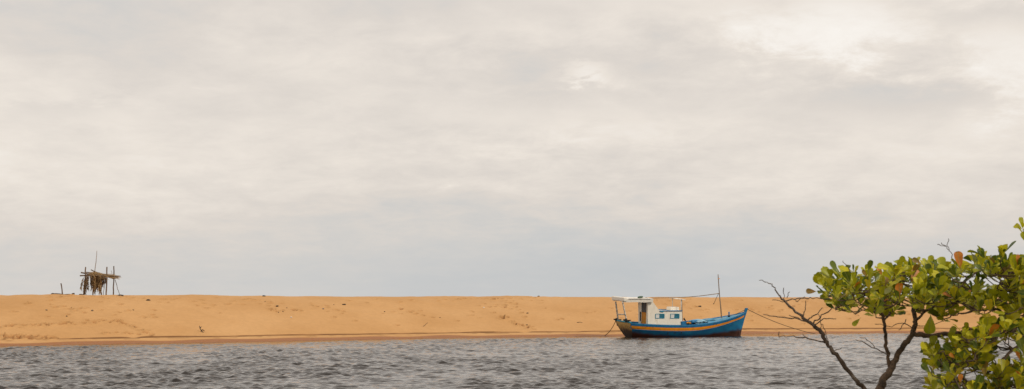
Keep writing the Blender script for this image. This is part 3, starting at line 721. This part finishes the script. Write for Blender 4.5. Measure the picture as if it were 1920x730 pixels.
# flat brushwood lying along the beams
s_ = MB()
for k in range(330):
    zx = random.uniform(520, 880); dy = random.uniform(-.1, 1.7); zy = 350 + (zx - 520) * .13 + random.uniform(0, 36)
    if zx < 725: zy += random.uniform(-14, 62) * math.exp(-((zx - 630) / 75) ** 2)
    p = HP(zx, zy, dy); d = Vector((random.uniform(.4, 1), random.uniform(-.5, .5), random.uniform(-.35, .12))).normalized() * random.uniform(.15, .5); w_ = Vector((0, random.uniform(.2, 1), random.uniform(.3, 1))).normalized() * .014
    s_.add([p - w_, p + w_, p + d * .6 + w_, p + d * .6 - w_, p + d], [(0, 1, 2, 3), (3, 2, 4)])
for k in range(170):
    zx = random.gauss(612, 45); zy = 338 + abs(zx - 604) * .42 + random.uniform(0, 22); p = HP(zx, zy, random.uniform(-.1, 1.6))
    d = Vector((random.uniform(-.5, .8) + (zx - 604) * .008, random.uniform(-.5, .5), random.uniform(-1.2, -.1))).normalized() * random.uniform(.2, .6); w_ = Vector((random.uniform(.2, 1), random.uniform(.2, 1), random.uniform(.1, .6))).normalized() * .016
    s_.add([p - w_, p + w_, p + d * .6 + w_, p + d * .6 - w_, p + d], [(0, 1, 2, 3), (3, 2, 4)])
tag(part('brushwood', s_, M['thatch']), kind='stuff')

# ---- stake and driftwood by the shelter
def chunk(r, seed, sq=(1, 1, 1)):
    import bmesh
    bm = bmesh.new(); bmesh.ops.create_icosphere(bm, subdivisions=2, radius=1)
    for v in bm.verts:
        n = noise.noise(v.co * 1.7 + Vector((seed * 3.7, seed, 0))) * .45 + noise.noise(v.co * 4 + Vector((seed, 0, seed))) * .2
        c = v.co * (1 + n); v.co = Vector((c.x * sq[0], c.y * sq[1], c.z * sq[2])) * r
    mb = MB(); mb.add([v.co.copy() for v in bm.verts], [tuple(v.index for v in f.verts) for f in bm.faces]); bm.free(); return mb
def on_sand(px, py, lift=0.0):
    p = hit_sand(px, py); return p + Vector((0, 0, lift))
b0 = P(117, 554, 92.5); b0.z = sand_z(b0.x, b0.y)
s_ = MB(); s_.tube(smooth_path([(.03, 0, -.35), (0, 0, .02), (-.03, 0, .38), (-.09, 0, .74)], 4), [.042] * 6 + [.038] * 6 + [.034], 7, jit=.08)
o = s_.build('stake', M['wood']); o.location = b0; tag(o, 'lone short wooden stake leaning on the crest left of the shelter', 'stake')
crest_items = [
 (111, 551.5, (.62, .12, .07), .1, 'plank', 'long grey driftwood plank at the foot of the lone stake'),
 (98.5, 551, (.20, .16, .12), .5, 'debris', 'dark stub of driftwood left of the lone stake'),
 (126, 552, (.42, .10, .05), -.1, 'debris', 'dark flat driftwood piece right of the lone stake'),
 (226, 552.8, (.34, .16, .10), .05, 'debris', 'dark wood block on the sand at the right foot of the shelter'),
 (137, 554, (.18, .14, .10), .3, 'debris', 'brown wood chunk on the crest between stake and shelter'),
 (152, 555, (.26, .10, .06), -.3, 'plank', 'small grey wood piece beside the left shelter post'),
]
for (px, py, d, rz_, mt, lb) in crest_items:
    Y = 92.6; p = P(px, py, Y); s_ = MB(); s_.box((0, 0, 0), d, bev=.02); s_.tube([(-d[0] * .4, 0, d[2] * .3), (0, d[1] * .3, d[2] * .55), (d[0] * .55, 0, d[2] * .4)], d[2] * .3, 6, jit=.3)
    o = s_.build('driftwood', M[mt]); o.location = (p.x, p.y, sand_z(p.x, p.y) + d[2] * .35); o.rotation_euler = (0, random.uniform(-.15, .15), rz_); tag(o, lb, 'driftwood')

# ---- scattered bits on the slope (photo column, row, size, squash, material, name, label, category)
bits = [
 (134, 578, .09, (1, .8, .7), 'debris', 'driftwood', 'dark pebble sized bit on the slope below the lone stake', 'driftwood'),
 (125, 594, .09, (1, .9, .8), 'debris', 'driftwood', 'round dark bit halfway down the sand left of the shelter', 'driftwood'),
 (87, 582, .13, (1.8, .8, .4), 'plank', 'driftwood', 'thin brown chip on the slope far left', 'driftwood'),
 (173, 583, .15, (1.6, .9, .5), 'plank', 'driftwood', 'brown flake on the sand right below the shelter', 'driftwood'),
 (278, 564, .17, (1.4, .8, .6), 'debris', 'driftwood', 'dark clump near the crest right of the shelter', 'driftwood'),
 (250, 582, .09, (1.2, .9, .6), 'debris', 'driftwood', 'small dark speck on the slope right of the shelter', 'driftwood'),
 (250, 614, .15, (1.7, .8, .4), 'debris', 'driftwood', 'dark chip low on the slope below the shelter', 'driftwood'),
 (495, 556, .15, (1.5, .8, .6), 'debris', 'driftwood', 'dark lump sitting on the crest line left of centre', 'driftwood'),
 (497, 566, .07, (1, 1, .8), 'debris', 'driftwood', 'dark speck just under the crest lump left of centre', 'driftwood'),
 (520, 575, .14, (1.3, .8, .7), 'debris', 'driftwood', 'brown clump above the cluster of dark bits', 'driftwood'),
 (522, 587, .08, (1, 1, .8), 'debris', 'driftwood', 'left dark bit of the pair above the white litter', 'driftwood'),
 (530.5, 585, .08, (1, 1, .8), 'debris', 'driftwood', 'right dark bit of the pair above the white litter', 'driftwood'),
 (538, 578, .07, (1, 1, .8), 'debris', 'driftwood', 'small dark bit right of the brown clump', 'driftwood'),
 (546, 596, .12, (1.4, .8, .6), 'litter_white', 'litter', 'white scrap of litter on the middle of the slope', 'litter'),
 (606, 580, .10, (1.2, .9, .8), 'litter_blue', 'litter', 'blue grey scrap of litter on the upper slope', 'litter'),
 (626, 572, .06, (1, 1, .8), 'debris', 'driftwood', 'tiny dark speck left of the larger brown chunk', 'driftwood'),
 (645, 572, .17, (1.6, .8, .6), 'debris', 'driftwood', 'larger brown chunk of driftwood on the upper slope left of centre', 'driftwood'),
 (721, 585, .09, (1.3, .9, .6), 'debris', 'driftwood', 'dark bit on the slope between brown chunk and white scraps', 'driftwood'),
 (907, 578, .11, (1.2, .8, .8), 'litter_white', 'litter', 'pale scrap of litter on the upper slope near the centre', 'litter'),
 (825, 596, .08, (1.4, .9, .5), 'debris', 'driftwood', 'small brown bit below and left of the pale central scrap', 'driftwood'),
 (1010, 555.5, .14, (1.7, .8, .6), 'debris', 'driftwood', 'dark lump on the crest line between centre and boat', 'driftwood'),
 (989, 588, .11, (1.4, .8, .7), 'debris', 'driftwood', 'brown bit beside the footprint trail left of the boat', 'driftwood'),
 (988, 610, .11, (1.4, .8, .6), 'debris', 'driftwood', 'brown bit low on the footprint trail left of the boat', 'driftwood'),
 (1312, 575.5, .22, (2.0, 1, .5), 'debris', 'driftwood', 'dark clump of debris on the slope behind the boat mast', 'driftwood'),
 (896, 596, .05, (1, 1, .8), 'debris', 'driftwood', 'speck of wood under the pale central scrap', 'driftwood'),
]
for i, (px, py, r, sq, mt, nm, lb, ct) in enumerate(bits):
    o = chunk(r * .54, i + 1, sq).build(nm, M[mt]); p = on_sand(px, py); o.location = p + Vector((0, 0, r * sq[2] * .3)); o.rotation_euler = (0, 0, random.uniform(0, 6)); tag(o, lb, ct)
def stick(px, py, pts, r, label):
    s_ = MB()
    for q in pts: qq = smooth_path(q, 3); s_.tube(qq, [r * (1 - .5 * k / (len(qq) - 1)) for k in range(len(qq))], 6, jit=.2)
    o = s_.build('driftwood_stick', M['debris']); o.location = on_sand(px, py); tag(o, label, 'driftwood')
stick(378, 623, [[(.12, 0, -.05), (.0, 0, .06), (-.09, .02, .2), (-.14, 0, .38)], [(-.02, 0, .08), (.06, 0, .14), (.17, .02, .05)], [(-.1, 0, .2), (-.02, 0, .33)]], .035, 'forked dark stick poking up by the waterline left of centre')
stick(795, 613, [[(-.12, 0, -.02), (.05, .1, .10), (.25, .2, .28)]], .02, 'slender stick leaning on the lower slope near the centre')
stick(1182 - 95, 606, [[(-.2, 0, .03), (0, .1, .06), (.2, .12, .03)]], .02, 'thin stick lying on the slope left of the boat stern')

# ================================================================== foreground tree and shrub
def leaf_material(name, c, c2, trans=.30, rough=.38):
    m = bpy.data.materials.new(name); m.use_nodes = True
    t = m.node_tree; b = t.nodes['Principled BSDF']; n = t.nodes.new; l = t.links.new
    b.inputs['Roughness'].default_value = rough; b.inputs['Specular IOR Level'].default_value = .35
    co = n('ShaderNodeTexCoord'); oi = n('ShaderNodeObjectInfo')
    ad = n('ShaderNodeVectorMath'); ad.operation = 'ADD'; l(co.outputs['Object'], ad.inputs[0])
    sc = n('ShaderNodeMath'); sc.operation = 'MULTIPLY'; sc.inputs[1].default_value = 37; l(oi.outputs['Random'], sc.inputs[0]); l(sc.outputs[0], ad.inputs[1])
    nz = n('ShaderNodeTexNoise'); nz.inputs['Scale'].default_value = 2.2; nz.inputs['Detail'].default_value = 4; l(ad.outputs[0], nz.inputs[0])
    mr = n('ShaderNodeMapRange'); mr.inputs[1].default_value = .36; mr.inputs[2].default_value = .66; l(nz.outputs['Fac'], mr.inputs[0])
    mxn = n('ShaderNodeMix'); mxn.data_type = 'RGBA'; l(mr.outputs[0], mxn.inputs[0]); mxn.inputs[6].default_value = (*c, 1); mxn.inputs[7].default_value = (*c2, 1)
    # pale midrib
    sp = n('ShaderNodeSeparateXYZ'); l(co.outputs['Object'], sp.inputs[0])
    ab = n('ShaderNodeMath'); ab.operation = 'ABSOLUTE'; l(sp.outputs[1], ab.inputs[0])
    rb = n('ShaderNodeMapRange'); rb.inputs[1].default_value = .012; rb.inputs[2].default_value = .035; rb.inputs[3].default_value = .55; rb.inputs[4].default_value = 0; l(ab.outputs[0], rb.inputs[0])
    m2 = n('ShaderNodeMix'); m2.data_type = 'RGBA'; l(rb.outputs[0], m2.inputs[0]); l(mxn.outputs[2], m2.inputs[6]); m2.inputs[7].default_value = (.30, .30, .09, 1)
    l(m2.outputs[2], b.inputs['Base Color'])
    tr = n('ShaderNodeBsdfTranslucent'); l(m2.outputs[2], tr.inputs[0])
    ms = n('ShaderNodeMixShader'); ms.inputs[0].default_value = trans; l(b.outputs[0], ms.inputs[1]); l(tr.outputs[0], ms.inputs[2]); l(ms.outputs[0], t.nodes['Material Output'].inputs[0])
    return m
LM = [leaf_material('leaf_green', (.29, .31, .012), (.46, .45, .014)), leaf_material('leaf_dark_green', (.07, .115, .012), (.16, .20, .014)),
      leaf_material('leaf_yellow_green', (.62, .55, .018), (.44, .43, .016)), leaf_material('leaf_yellow', (.68, .50, .02), (.48, .43, .02)),
      leaf_material('leaf_orange', (.62, .22, .016), (.45, .14, .015)), leaf_material('leaf_brown', (.28, .14, .03), (.18, .16, .02))]
LW = [.31, .23, .28, .11, .025, .045]
def leaf_mesh(k, mat):
    rl = random.Random(k)
    xs_ = [0, .12, .28, .45, .62, .77, .89, .97, 1.0]; n = 8; prof = [.05, .24, .50, .74, .93, 1.0, .88, .56, .12]; W = rl.uniform(.24, .33); fold = rl.uniform(.03, .14); curl = rl.uniform(-.22, .28); wav = rl.uniform(.0, .035)
    mb = MB(); rows = [[Vector((-.16, -.012, -.0)), Vector((-.16, 0, .0)), Vector((-.16, .012, 0))]]
    for i in range(n + 1):
        x = xs_[i]; w = W * prof[i]; z = curl * x * x - .5 * curl * x
        rows.append([Vector((x, -w, z + fold * w / W + wav * math.sin(i * 2.1 + k))), Vector((x, 0, z)), Vector((x, w, z + fold * w / W + wav * math.cos(i * 1.9 + k)))])
    mb.grid(rows); return mb.mesh('leaf', mat)
LEAVES = [[leaf_mesh(10 * j + k, m) for k in range(4)] for j, m in enumerate(LM)]

class Plant:
    def __init__(s, name, base, label, cat, seed):
        s.root = empty(name, base); tag(s.root, label, cat); s.leaves = []; s.twigs = MB(); s.nodes = []; s.rng = random.Random(seed)
        s.inv = Matrix.Translation(base).inverted()
    def attach(s, o, parent=None):
        o.parent = parent or s.root
        if parent is None: o.matrix_parent_inverse = s.inv
        return o
    def branch(s, name, pts, mat='bark', parent=None, n=6, jit=.10, keep=True):
        """pts: (px, py, Y, radius)"""
        q = [np.array([*P(a, b, c), r]) for a, b, c, r in pts]; sp = smooth_path(q, n); mb = MB()
        w = [Vector(p[:3]) + Vector((s.rng.gauss(0, .0035), s.rng.gauss(0, .0035), s.rng.gauss(0, .0035))) for p in sp]
        mb.tube(w, [max(p[3], .0012) * s.rng.uniform(.9, 1.12) for p in sp], 8, jit=jit)
        if keep: s.nodes += [(p, max(float(sp[i][3]), .001)) for i, p in enumerate(w)]
        return s.attach(mb.build(name, M[mat]), parent)
    def rosette(s, c, d, n, size):
        r = s.rng; d = d.normalized(); t1 = d.orthogonal().normalized(); t2 = d.cross(t1); a0 = r.uniform(0, 6.28)
        for k in range(n):
            a = a0 + k * 2.4; el = r.uniform(.25, 1.25)          # angle away from the twig axis
            x = (d * math.cos(el) + (t1 * math.cos(a) + t2 * math.sin(a)) * math.sin(el)); x.z -= r.uniform(0, .25); x.normalize()
            up_ = Vector((r.gauss(0, .35), r.gauss(-.35, .35), 1)); y = up_.cross(x); y = y.normalized() if y.length > 1e-3 else t1
            z = x.cross(y); rot = Matrix((x, y, z)).transposed().to_4x4() @ Matrix.Rotation(r.gauss(0, .5), 4, 'X')
            sz = size * r.choice((r.uniform(.5, .9), r.uniform(.8, 1.25))); p = c + d * r.uniform(-.035, .02) + x * sz * .14
            s.leaves.append(Matrix.Translation(p) @ rot @ Matrix.Scale(sz, 4))
    def twig_to(s, tip, rad=.0032):
        best = min(s.nodes, key=lambda q: (q[0] - tip).length + (.25 if q[0].z > tip.z + .05 else 0))[0]
        v = tip - best; m1 = best + v * .4 + Vector((s.rng.gauss(0, .02), s.rng.gauss(0, .02), -.04 * v.length / .3)); m2_ = best + v * .75 + Vector((s.rng.gauss(0, .015), s.rng.gauss(0, .015), -.02))
        q = smooth_path([best, m1, m2_, tip], 3); s.twigs.tube(q, [rad * (1.5 - .9 * k / (len(q) - 1)) for k in range(len(q))], 5, jit=.15)
        if v.length > .2: s.nodes += [(Vector(q[5]), rad), (Vector(q[8]), rad)]
        d = Vector(q[-1]) - Vector(q[-3]); return d.normalized() * .6 + Vector((0, 0, .6))
    def finish(s, fixed=()):
        if s.twigs.v: tag(s.attach(s.twigs.build('twigs', M['bark'])), kind='stuff')
        def key(m):
            p = m.translation; px = 960 + FPX * p.x / p.y; py = HORIZON - FPX * (p.z - EYE) / p.y
            return (0 if (-20 < px < 1935 and py < 745) else 1, p.y)
        s.leaves.sort(key=key)
        rest = [MB() for _ in LM]
        for i, m in enumerate(s.leaves):
            j = s.rng.choices(range(len(LM)), LW)[0]; me = LEAVES[j][s.rng.randrange(4)]
            if i < 296:
                o = bpy.data.objects.new('leaf', me); C.objects.link(o); o.parent = s.root; o.matrix_parent_inverse = s.inv; o.matrix_basis = m
            else:
                rest[j % 3].add([m @ v.co for v in me.vertices], [tuple(p.vertices) for p in me.polygons], True)
        mb = MB(); allm = []
        me = bpy.data.meshes.new('foliage'); vv = []; ff = []; mi = []
        for j in range(3):
            b = len(vv); vv += rest[j].v; ff += [tuple(i + b for i in f) for f in rest[j].f]; mi += [j] * len(rest[j].f)
        if vv:
            me.from_pydata(vv, [], ff)
            for j in range(3): me.materials.append(LM[j])
            me.polygons.foreach_set('material_index', mi); me.polygons.foreach_set('use_smooth', [True] * len(ff)); me.update()
            o = bpy.data.objects.new('foliage', me); C.objects.link(o); tag(s.attach(o), kind='stuff')
        for (px, py, Y, ang, sz, j, face) in fixed:                 # leaves that stand out by colour
            x = Vector((math.cos(ang), 0, math.sin(ang))); z = Vector((0, -1, .2)).normalized(); y = z.cross(x).normalized(); z = x.cross(y)
            o = bpy.data.objects.new('leaf', LEAVES[j][face]); C.objects.link(o); o.parent = s.root; o.matrix_parent_inverse = s.inv
            o.matrix_basis = Matrix.Translation(P(px, py, Y)) @ Matrix((x, y, z)).transposed().to_4x4() @ Matrix.Scale(sz, 4)

def inside(poly, x, y):
    c = False; j = len(poly) - 1
    for i in range(len(poly)):
        (xi, yi), (xj, yj) = poly[i], poly[j]
        if (yi > y) != (yj > y) and x < (xj - xi) * (y - yi) / (yj - yi) + xi: c = not c
        j = i
    return c
def fill(plant, poly, n, Ylo, Yhi, size, sep, holes=(), nl=(5, 8)):
    xs_ = [p[0] for p in poly]; ys_ = [p[1] for p in poly]; got = []; tries = 0
    while len(got) < n and tries < 8000:
        tries += 1
        x, y, Y = plant.rng.uniform(min(xs_), max(xs_)), plant.rng.uniform(min(ys_), max(ys_)), plant.rng.uniform(Ylo, Yhi)
        if not inside(poly, x, y) or any(((x - a) / c) ** 2 + ((y - b) / d) ** 2 < 1 for a, b, c, d in holes): continue
        p = P(x, y, Y)
        if any((p - q).length < sep for q in got): continue
        got.append(p)
    got.sort(key=lambda p: min((p - q[0]).length for q in plant.nodes))
    for p in got:
        d = plant.twig_to(p); plant.rosette(p, d, plant.rng.randint(*nl), size)

def soil_z(x, y): return .68
tb = P(1612, 1100, 9.0); tb.z = soil_z(0, 0)
tree = Plant('leafy_tree', tb, 'small crooked tree with rounded yellow green leaves and one bare dead branch', 'tree', 21)
tree.branch('trunk', [(1606, 1140, 9.0, .055), (1612, 960, 9.0, .046), (1628, 810, 9.0, .038), (1648, 735, 9.0, .027), (1668, 695, 9.0, .0225), (1690, 655, 9.0, .0185), (1711, 625, 9.0, .0165), (1716, 600, 9.0, .014), (1712, 570, 9.05, .012), (1722, 535, 9.1, .008), (1735, 505, 9.1, .004)], jit=.09)
tree.branch('limb', [(1669, 694, 9.0, .0135), (1664, 664, 9.0, .011), (1660, 632, 8.97, .0105), (1657, 600, 8.95, .009), (1640, 565, 8.9, .007), (1605, 545, 8.9, .005), (1565, 540, 8.88, .003)])
tree.branch('limb', [(1712, 626, 9.0, .016), (1740, 629, 8.98, .0145), (1790, 626, 8.95, .0145), (1840, 616, 9.0, .015), (1885, 603, 9.1, .017), (1905, 585, 9.15, .017), (1935, 560, 9.2, .018), (2000, 520, 9.3, .014), (2080, 500, 9.3, .006)])
tree.branch('limb', [(1716, 602, 9.0, .009), (1735, 585, 8.9, .007), (1770, 560, 8.8, .006), (1810, 530, 8.75, .004), (1840, 500, 8.75, .003)])
tree.branch('limb', [(1885, 603, 9.1, .010), (1870, 580, 9.1, .008), (1820, 585, 9.1, .006), (1785, 592, 9.1, .004)])
tree.branch('limb', [(1657, 600, 8.95, .006), (1680, 570, 9.2, .005), (1690, 530, 9.3, .004), (1680, 505, 9.3, .002)])
tree.branch('limb', [(1935, 560, 9.2, .010), (1900, 530, 9.0, .007), (1880, 495, 8.9, .005)])
dead = tree.branch('dead_branch', [(1640, 775, 8.98, .016), (1619, 728, 8.92, .0145), (1607, 716, 8.9, .0135), (1567.5, 665, 8.85, .0125), (1550, 643, 8.85, .0115), (1542, 627, 8.84, .0125), (1523, 608, 8.84, .0105), (1502, 593, 8.83, .0085), (1472, 566, 8.82, .0068), (1461, 554, 8.8, .0045), (1448, 535, 8.8, .0032), (1436, 529, 8.8, .0022), (1422, 524.5, 8.8, .0014)], 'dead_bark', keep=False)
tag(dead, 'bare leafless dead branch reaching up to the left')
dt = [[(1513, 602, .0042), (1490, 598, .0036), (1460, 594, .003), (1432, 590, .0022)], [(1549, 644, .0045), (1528, 638, .004), (1506, 632, .0042), (1482, 632, .0022), (1461, 631, .0024), (1460, 623, .0015)],
      [(1506, 594, .0032), (1509, 580, .0026), (1511, 566, .0016)], [(1516, 600, .0038), (1528, 591, .0034), (1544, 578, .002)], [(1526, 606, .005), (1540, 592, .004), (1562, 578, .003)], [(1528, 608, .004), (1545, 600, .0036), (1566, 597, .0022)],
      [(1472, 565, .004), (1490, 561, .003), (1509, 559, .0032), (1530, 561, .002), (1557, 562, .0015)], [(1470, 560, .002), (1468, 540, .0012)], [(1474, 558, .002), (1479, 548, .001)], [(1472, 566, .002), (1448, 563, .001)],
      [(1544, 632, .003), (1540, 610, .0022), (1536, 590, .0012)], [(1562, 660, .003), (1580, 652, .002)], [(1490, 562, .002), (1495, 566, .0015), (1508, 556, .001)], [(1500, 597, .002), (1478, 591, .001)], [(1556, 650, .002), (1548, 625, .0015), (1541, 605, .001)], [(1515, 635, .002), (1505, 628, .0012)]]
for q in dt: tree.branch('dead_twig', [(a, b, 8.84 + random.uniform(-.03, .03), max(r, .0022)) for a, b, r in q], 'dead_bark', keep=False, n=4)
for q in ([(1667, 668, .004), (1643, 655, .0035), (1615, 641, .0025), (1603, 636, .0015)], [(1643, 655, .0025), (1630, 640, .0018), (1612, 632, .001)], [(1788, 498, .003), (1785, 478, .0024), (1775, 465, .002), (1758, 458, .0012)], [(1780, 469, .0018), (1776, 460, .0014), (1779, 449, .001)], [(1774, 464, .0016), (1765, 455, .001)],
          [(1600, 520, .0025), (1590, 500, .002), (1580, 491, .0012)], [(1712, 615, .003), (1690, 606, .0025), (1665, 612, .002), (1640, 606, .0015)], [(1716, 610, .003), (1740, 612, .002), (1775, 600, .0015)], [(1700, 600, .003), (1686, 620, .002)], [(1905, 585, .005), (1890, 560, .004), (1850, 570, .003)]):
    tree.branch('bare_twig', [(a, b, 8.95, max(r, .002)) for a, b, r in q], 'dead_bark', keep=False, n=4)
crown = [(1520, 546), (1545, 522), (1590, 508), (1640, 508), (1690, 508), (1735, 492), (1790, 502), (1825, 482), (1880, 482), (1940, 478), (2010, 470), (2060, 500), (2070, 570), (2000, 590), (1900, 590), (1800, 582), (1765, 600), (1745, 590), (1700, 584), (1650, 590), (1605, 586), (1572, 580), (1545, 562)]
fill(tree, crown, 300, 8.35, 9.55, .079, .042, holes=((1870, 600, 60, 16),))
tree.finish(fixed=[(1801, 503, 8.22, 1.75, .098, 4, 1), (1530, 547, 8.8, 3.1, .062, 5, 0), (1685, 560, 8.5, 1.6, .085, 4, 3), (1653, 516, 8.6, 2.0, .05, 4, 0), (1652, 580, 8.5, 1.2, .04, 4, 2), (1727, 495, 8.6, 2.6, .06, 5, 1), (1612, 598, 8.7, 3.9, .06, 0, 1), (1745, 592, 8.6, 4.6, .11, 0, 2)])

sb = P(1990, 1080, 8.7); sb.z = soil_z(0, 0)
shrub = Plant('leafy_shrub', sb, 'dense yellow green leafy shrub filling the lower right corner under the tree limb', 'shrub', 33)
shrub.branch('stem', [(1990, 1140, 8.7, .03), (1985, 960, 8.7, .026), (1975, 840, 8.7, .022), (1950, 740, 8.7, .018), (1935, 640, 8.8, .014), (1940, 560, 8.8, .008), (1940, 480, 8.8, .005), (1930, 440, 8.8, .003)])
shrub.branch('limb', [(1975, 840, 8.7, .016), (1900, 770, 8.6, .013), (1830, 730, 8.5, .009), (1790, 690, 8.5, .005), (1770, 660, 8.5, .003)])
shrub.branch('limb', [(1935, 640, 8.8, .010), (1900, 655, 8.75, .009), (1878, 678, 8.7, .008), (1850, 700, 8.7, .006), (1830, 720, 8.7, .003)])
shrub.branch('limb', [(1937, 620, 8.8, .008), (1890, 620, 8.6, .006), (1840, 632, 8.5, .004), (1800, 640, 8.5, .002)])
shrub.branch('limb', [(1950, 740, 8.7, .010), (1900, 720, 8.5, .007), (1860, 735, 8.4, .004)])
shrub.branch('bare_twig', [(1800, 735, 8.3, .006), (1785, 700, 8.3, .005), (1770, 685, 8.3, .004), (1750, 668, 8.3, .002)], 'dead_bark', keep=False)
low_ = [(1748, 690), (1752, 664), (1775, 645), (1800, 630), (1830, 605), (1900, 590), (1990, 575), (2070, 600), (2090, 740), (2010, 820), (1900, 800), (1760, 790), (1755, 715), (1765, 700)]
fill(shrub, low_, 165, 8.1, 9.2, .078, .045, holes=((1885, 668, 34, 28), (1825, 705, 24, 18), (1905, 640, 18, 10)), nl=(5, 8))
fill(shrub, [(1738, 690), (1745, 660), (1768, 642), (1800, 625), (1835, 603), (1925, 595), (1925, 735), (1745, 735), (1752, 712)], 85, 8.2, 9.0, .074, .028, holes=((1885, 668, 34, 28), (1828, 708, 22, 18)))
for (a, b, Y) in ((1918, 432, 8.7), (1932, 425, 8.75), (1930, 455, 8.7), (1940, 440, 8.8)):
    p = P(a, b, Y); d = shrub.twig_to(p); shrub.rosette(p, d, 5, .075)
shrub.finish(fixed=[(1750, 695, 8.2, 1.5, .03, 5, 0), (1790, 672, 8.2, 2.4, .04, 4, 1), (1800, 718, 8.2, 1.5, .05, 4, 2), (1905, 640, 8.2, 1.0, .05, 3, 0), (1846, 706, 8.2, 1.7, .05, 5, 3)])
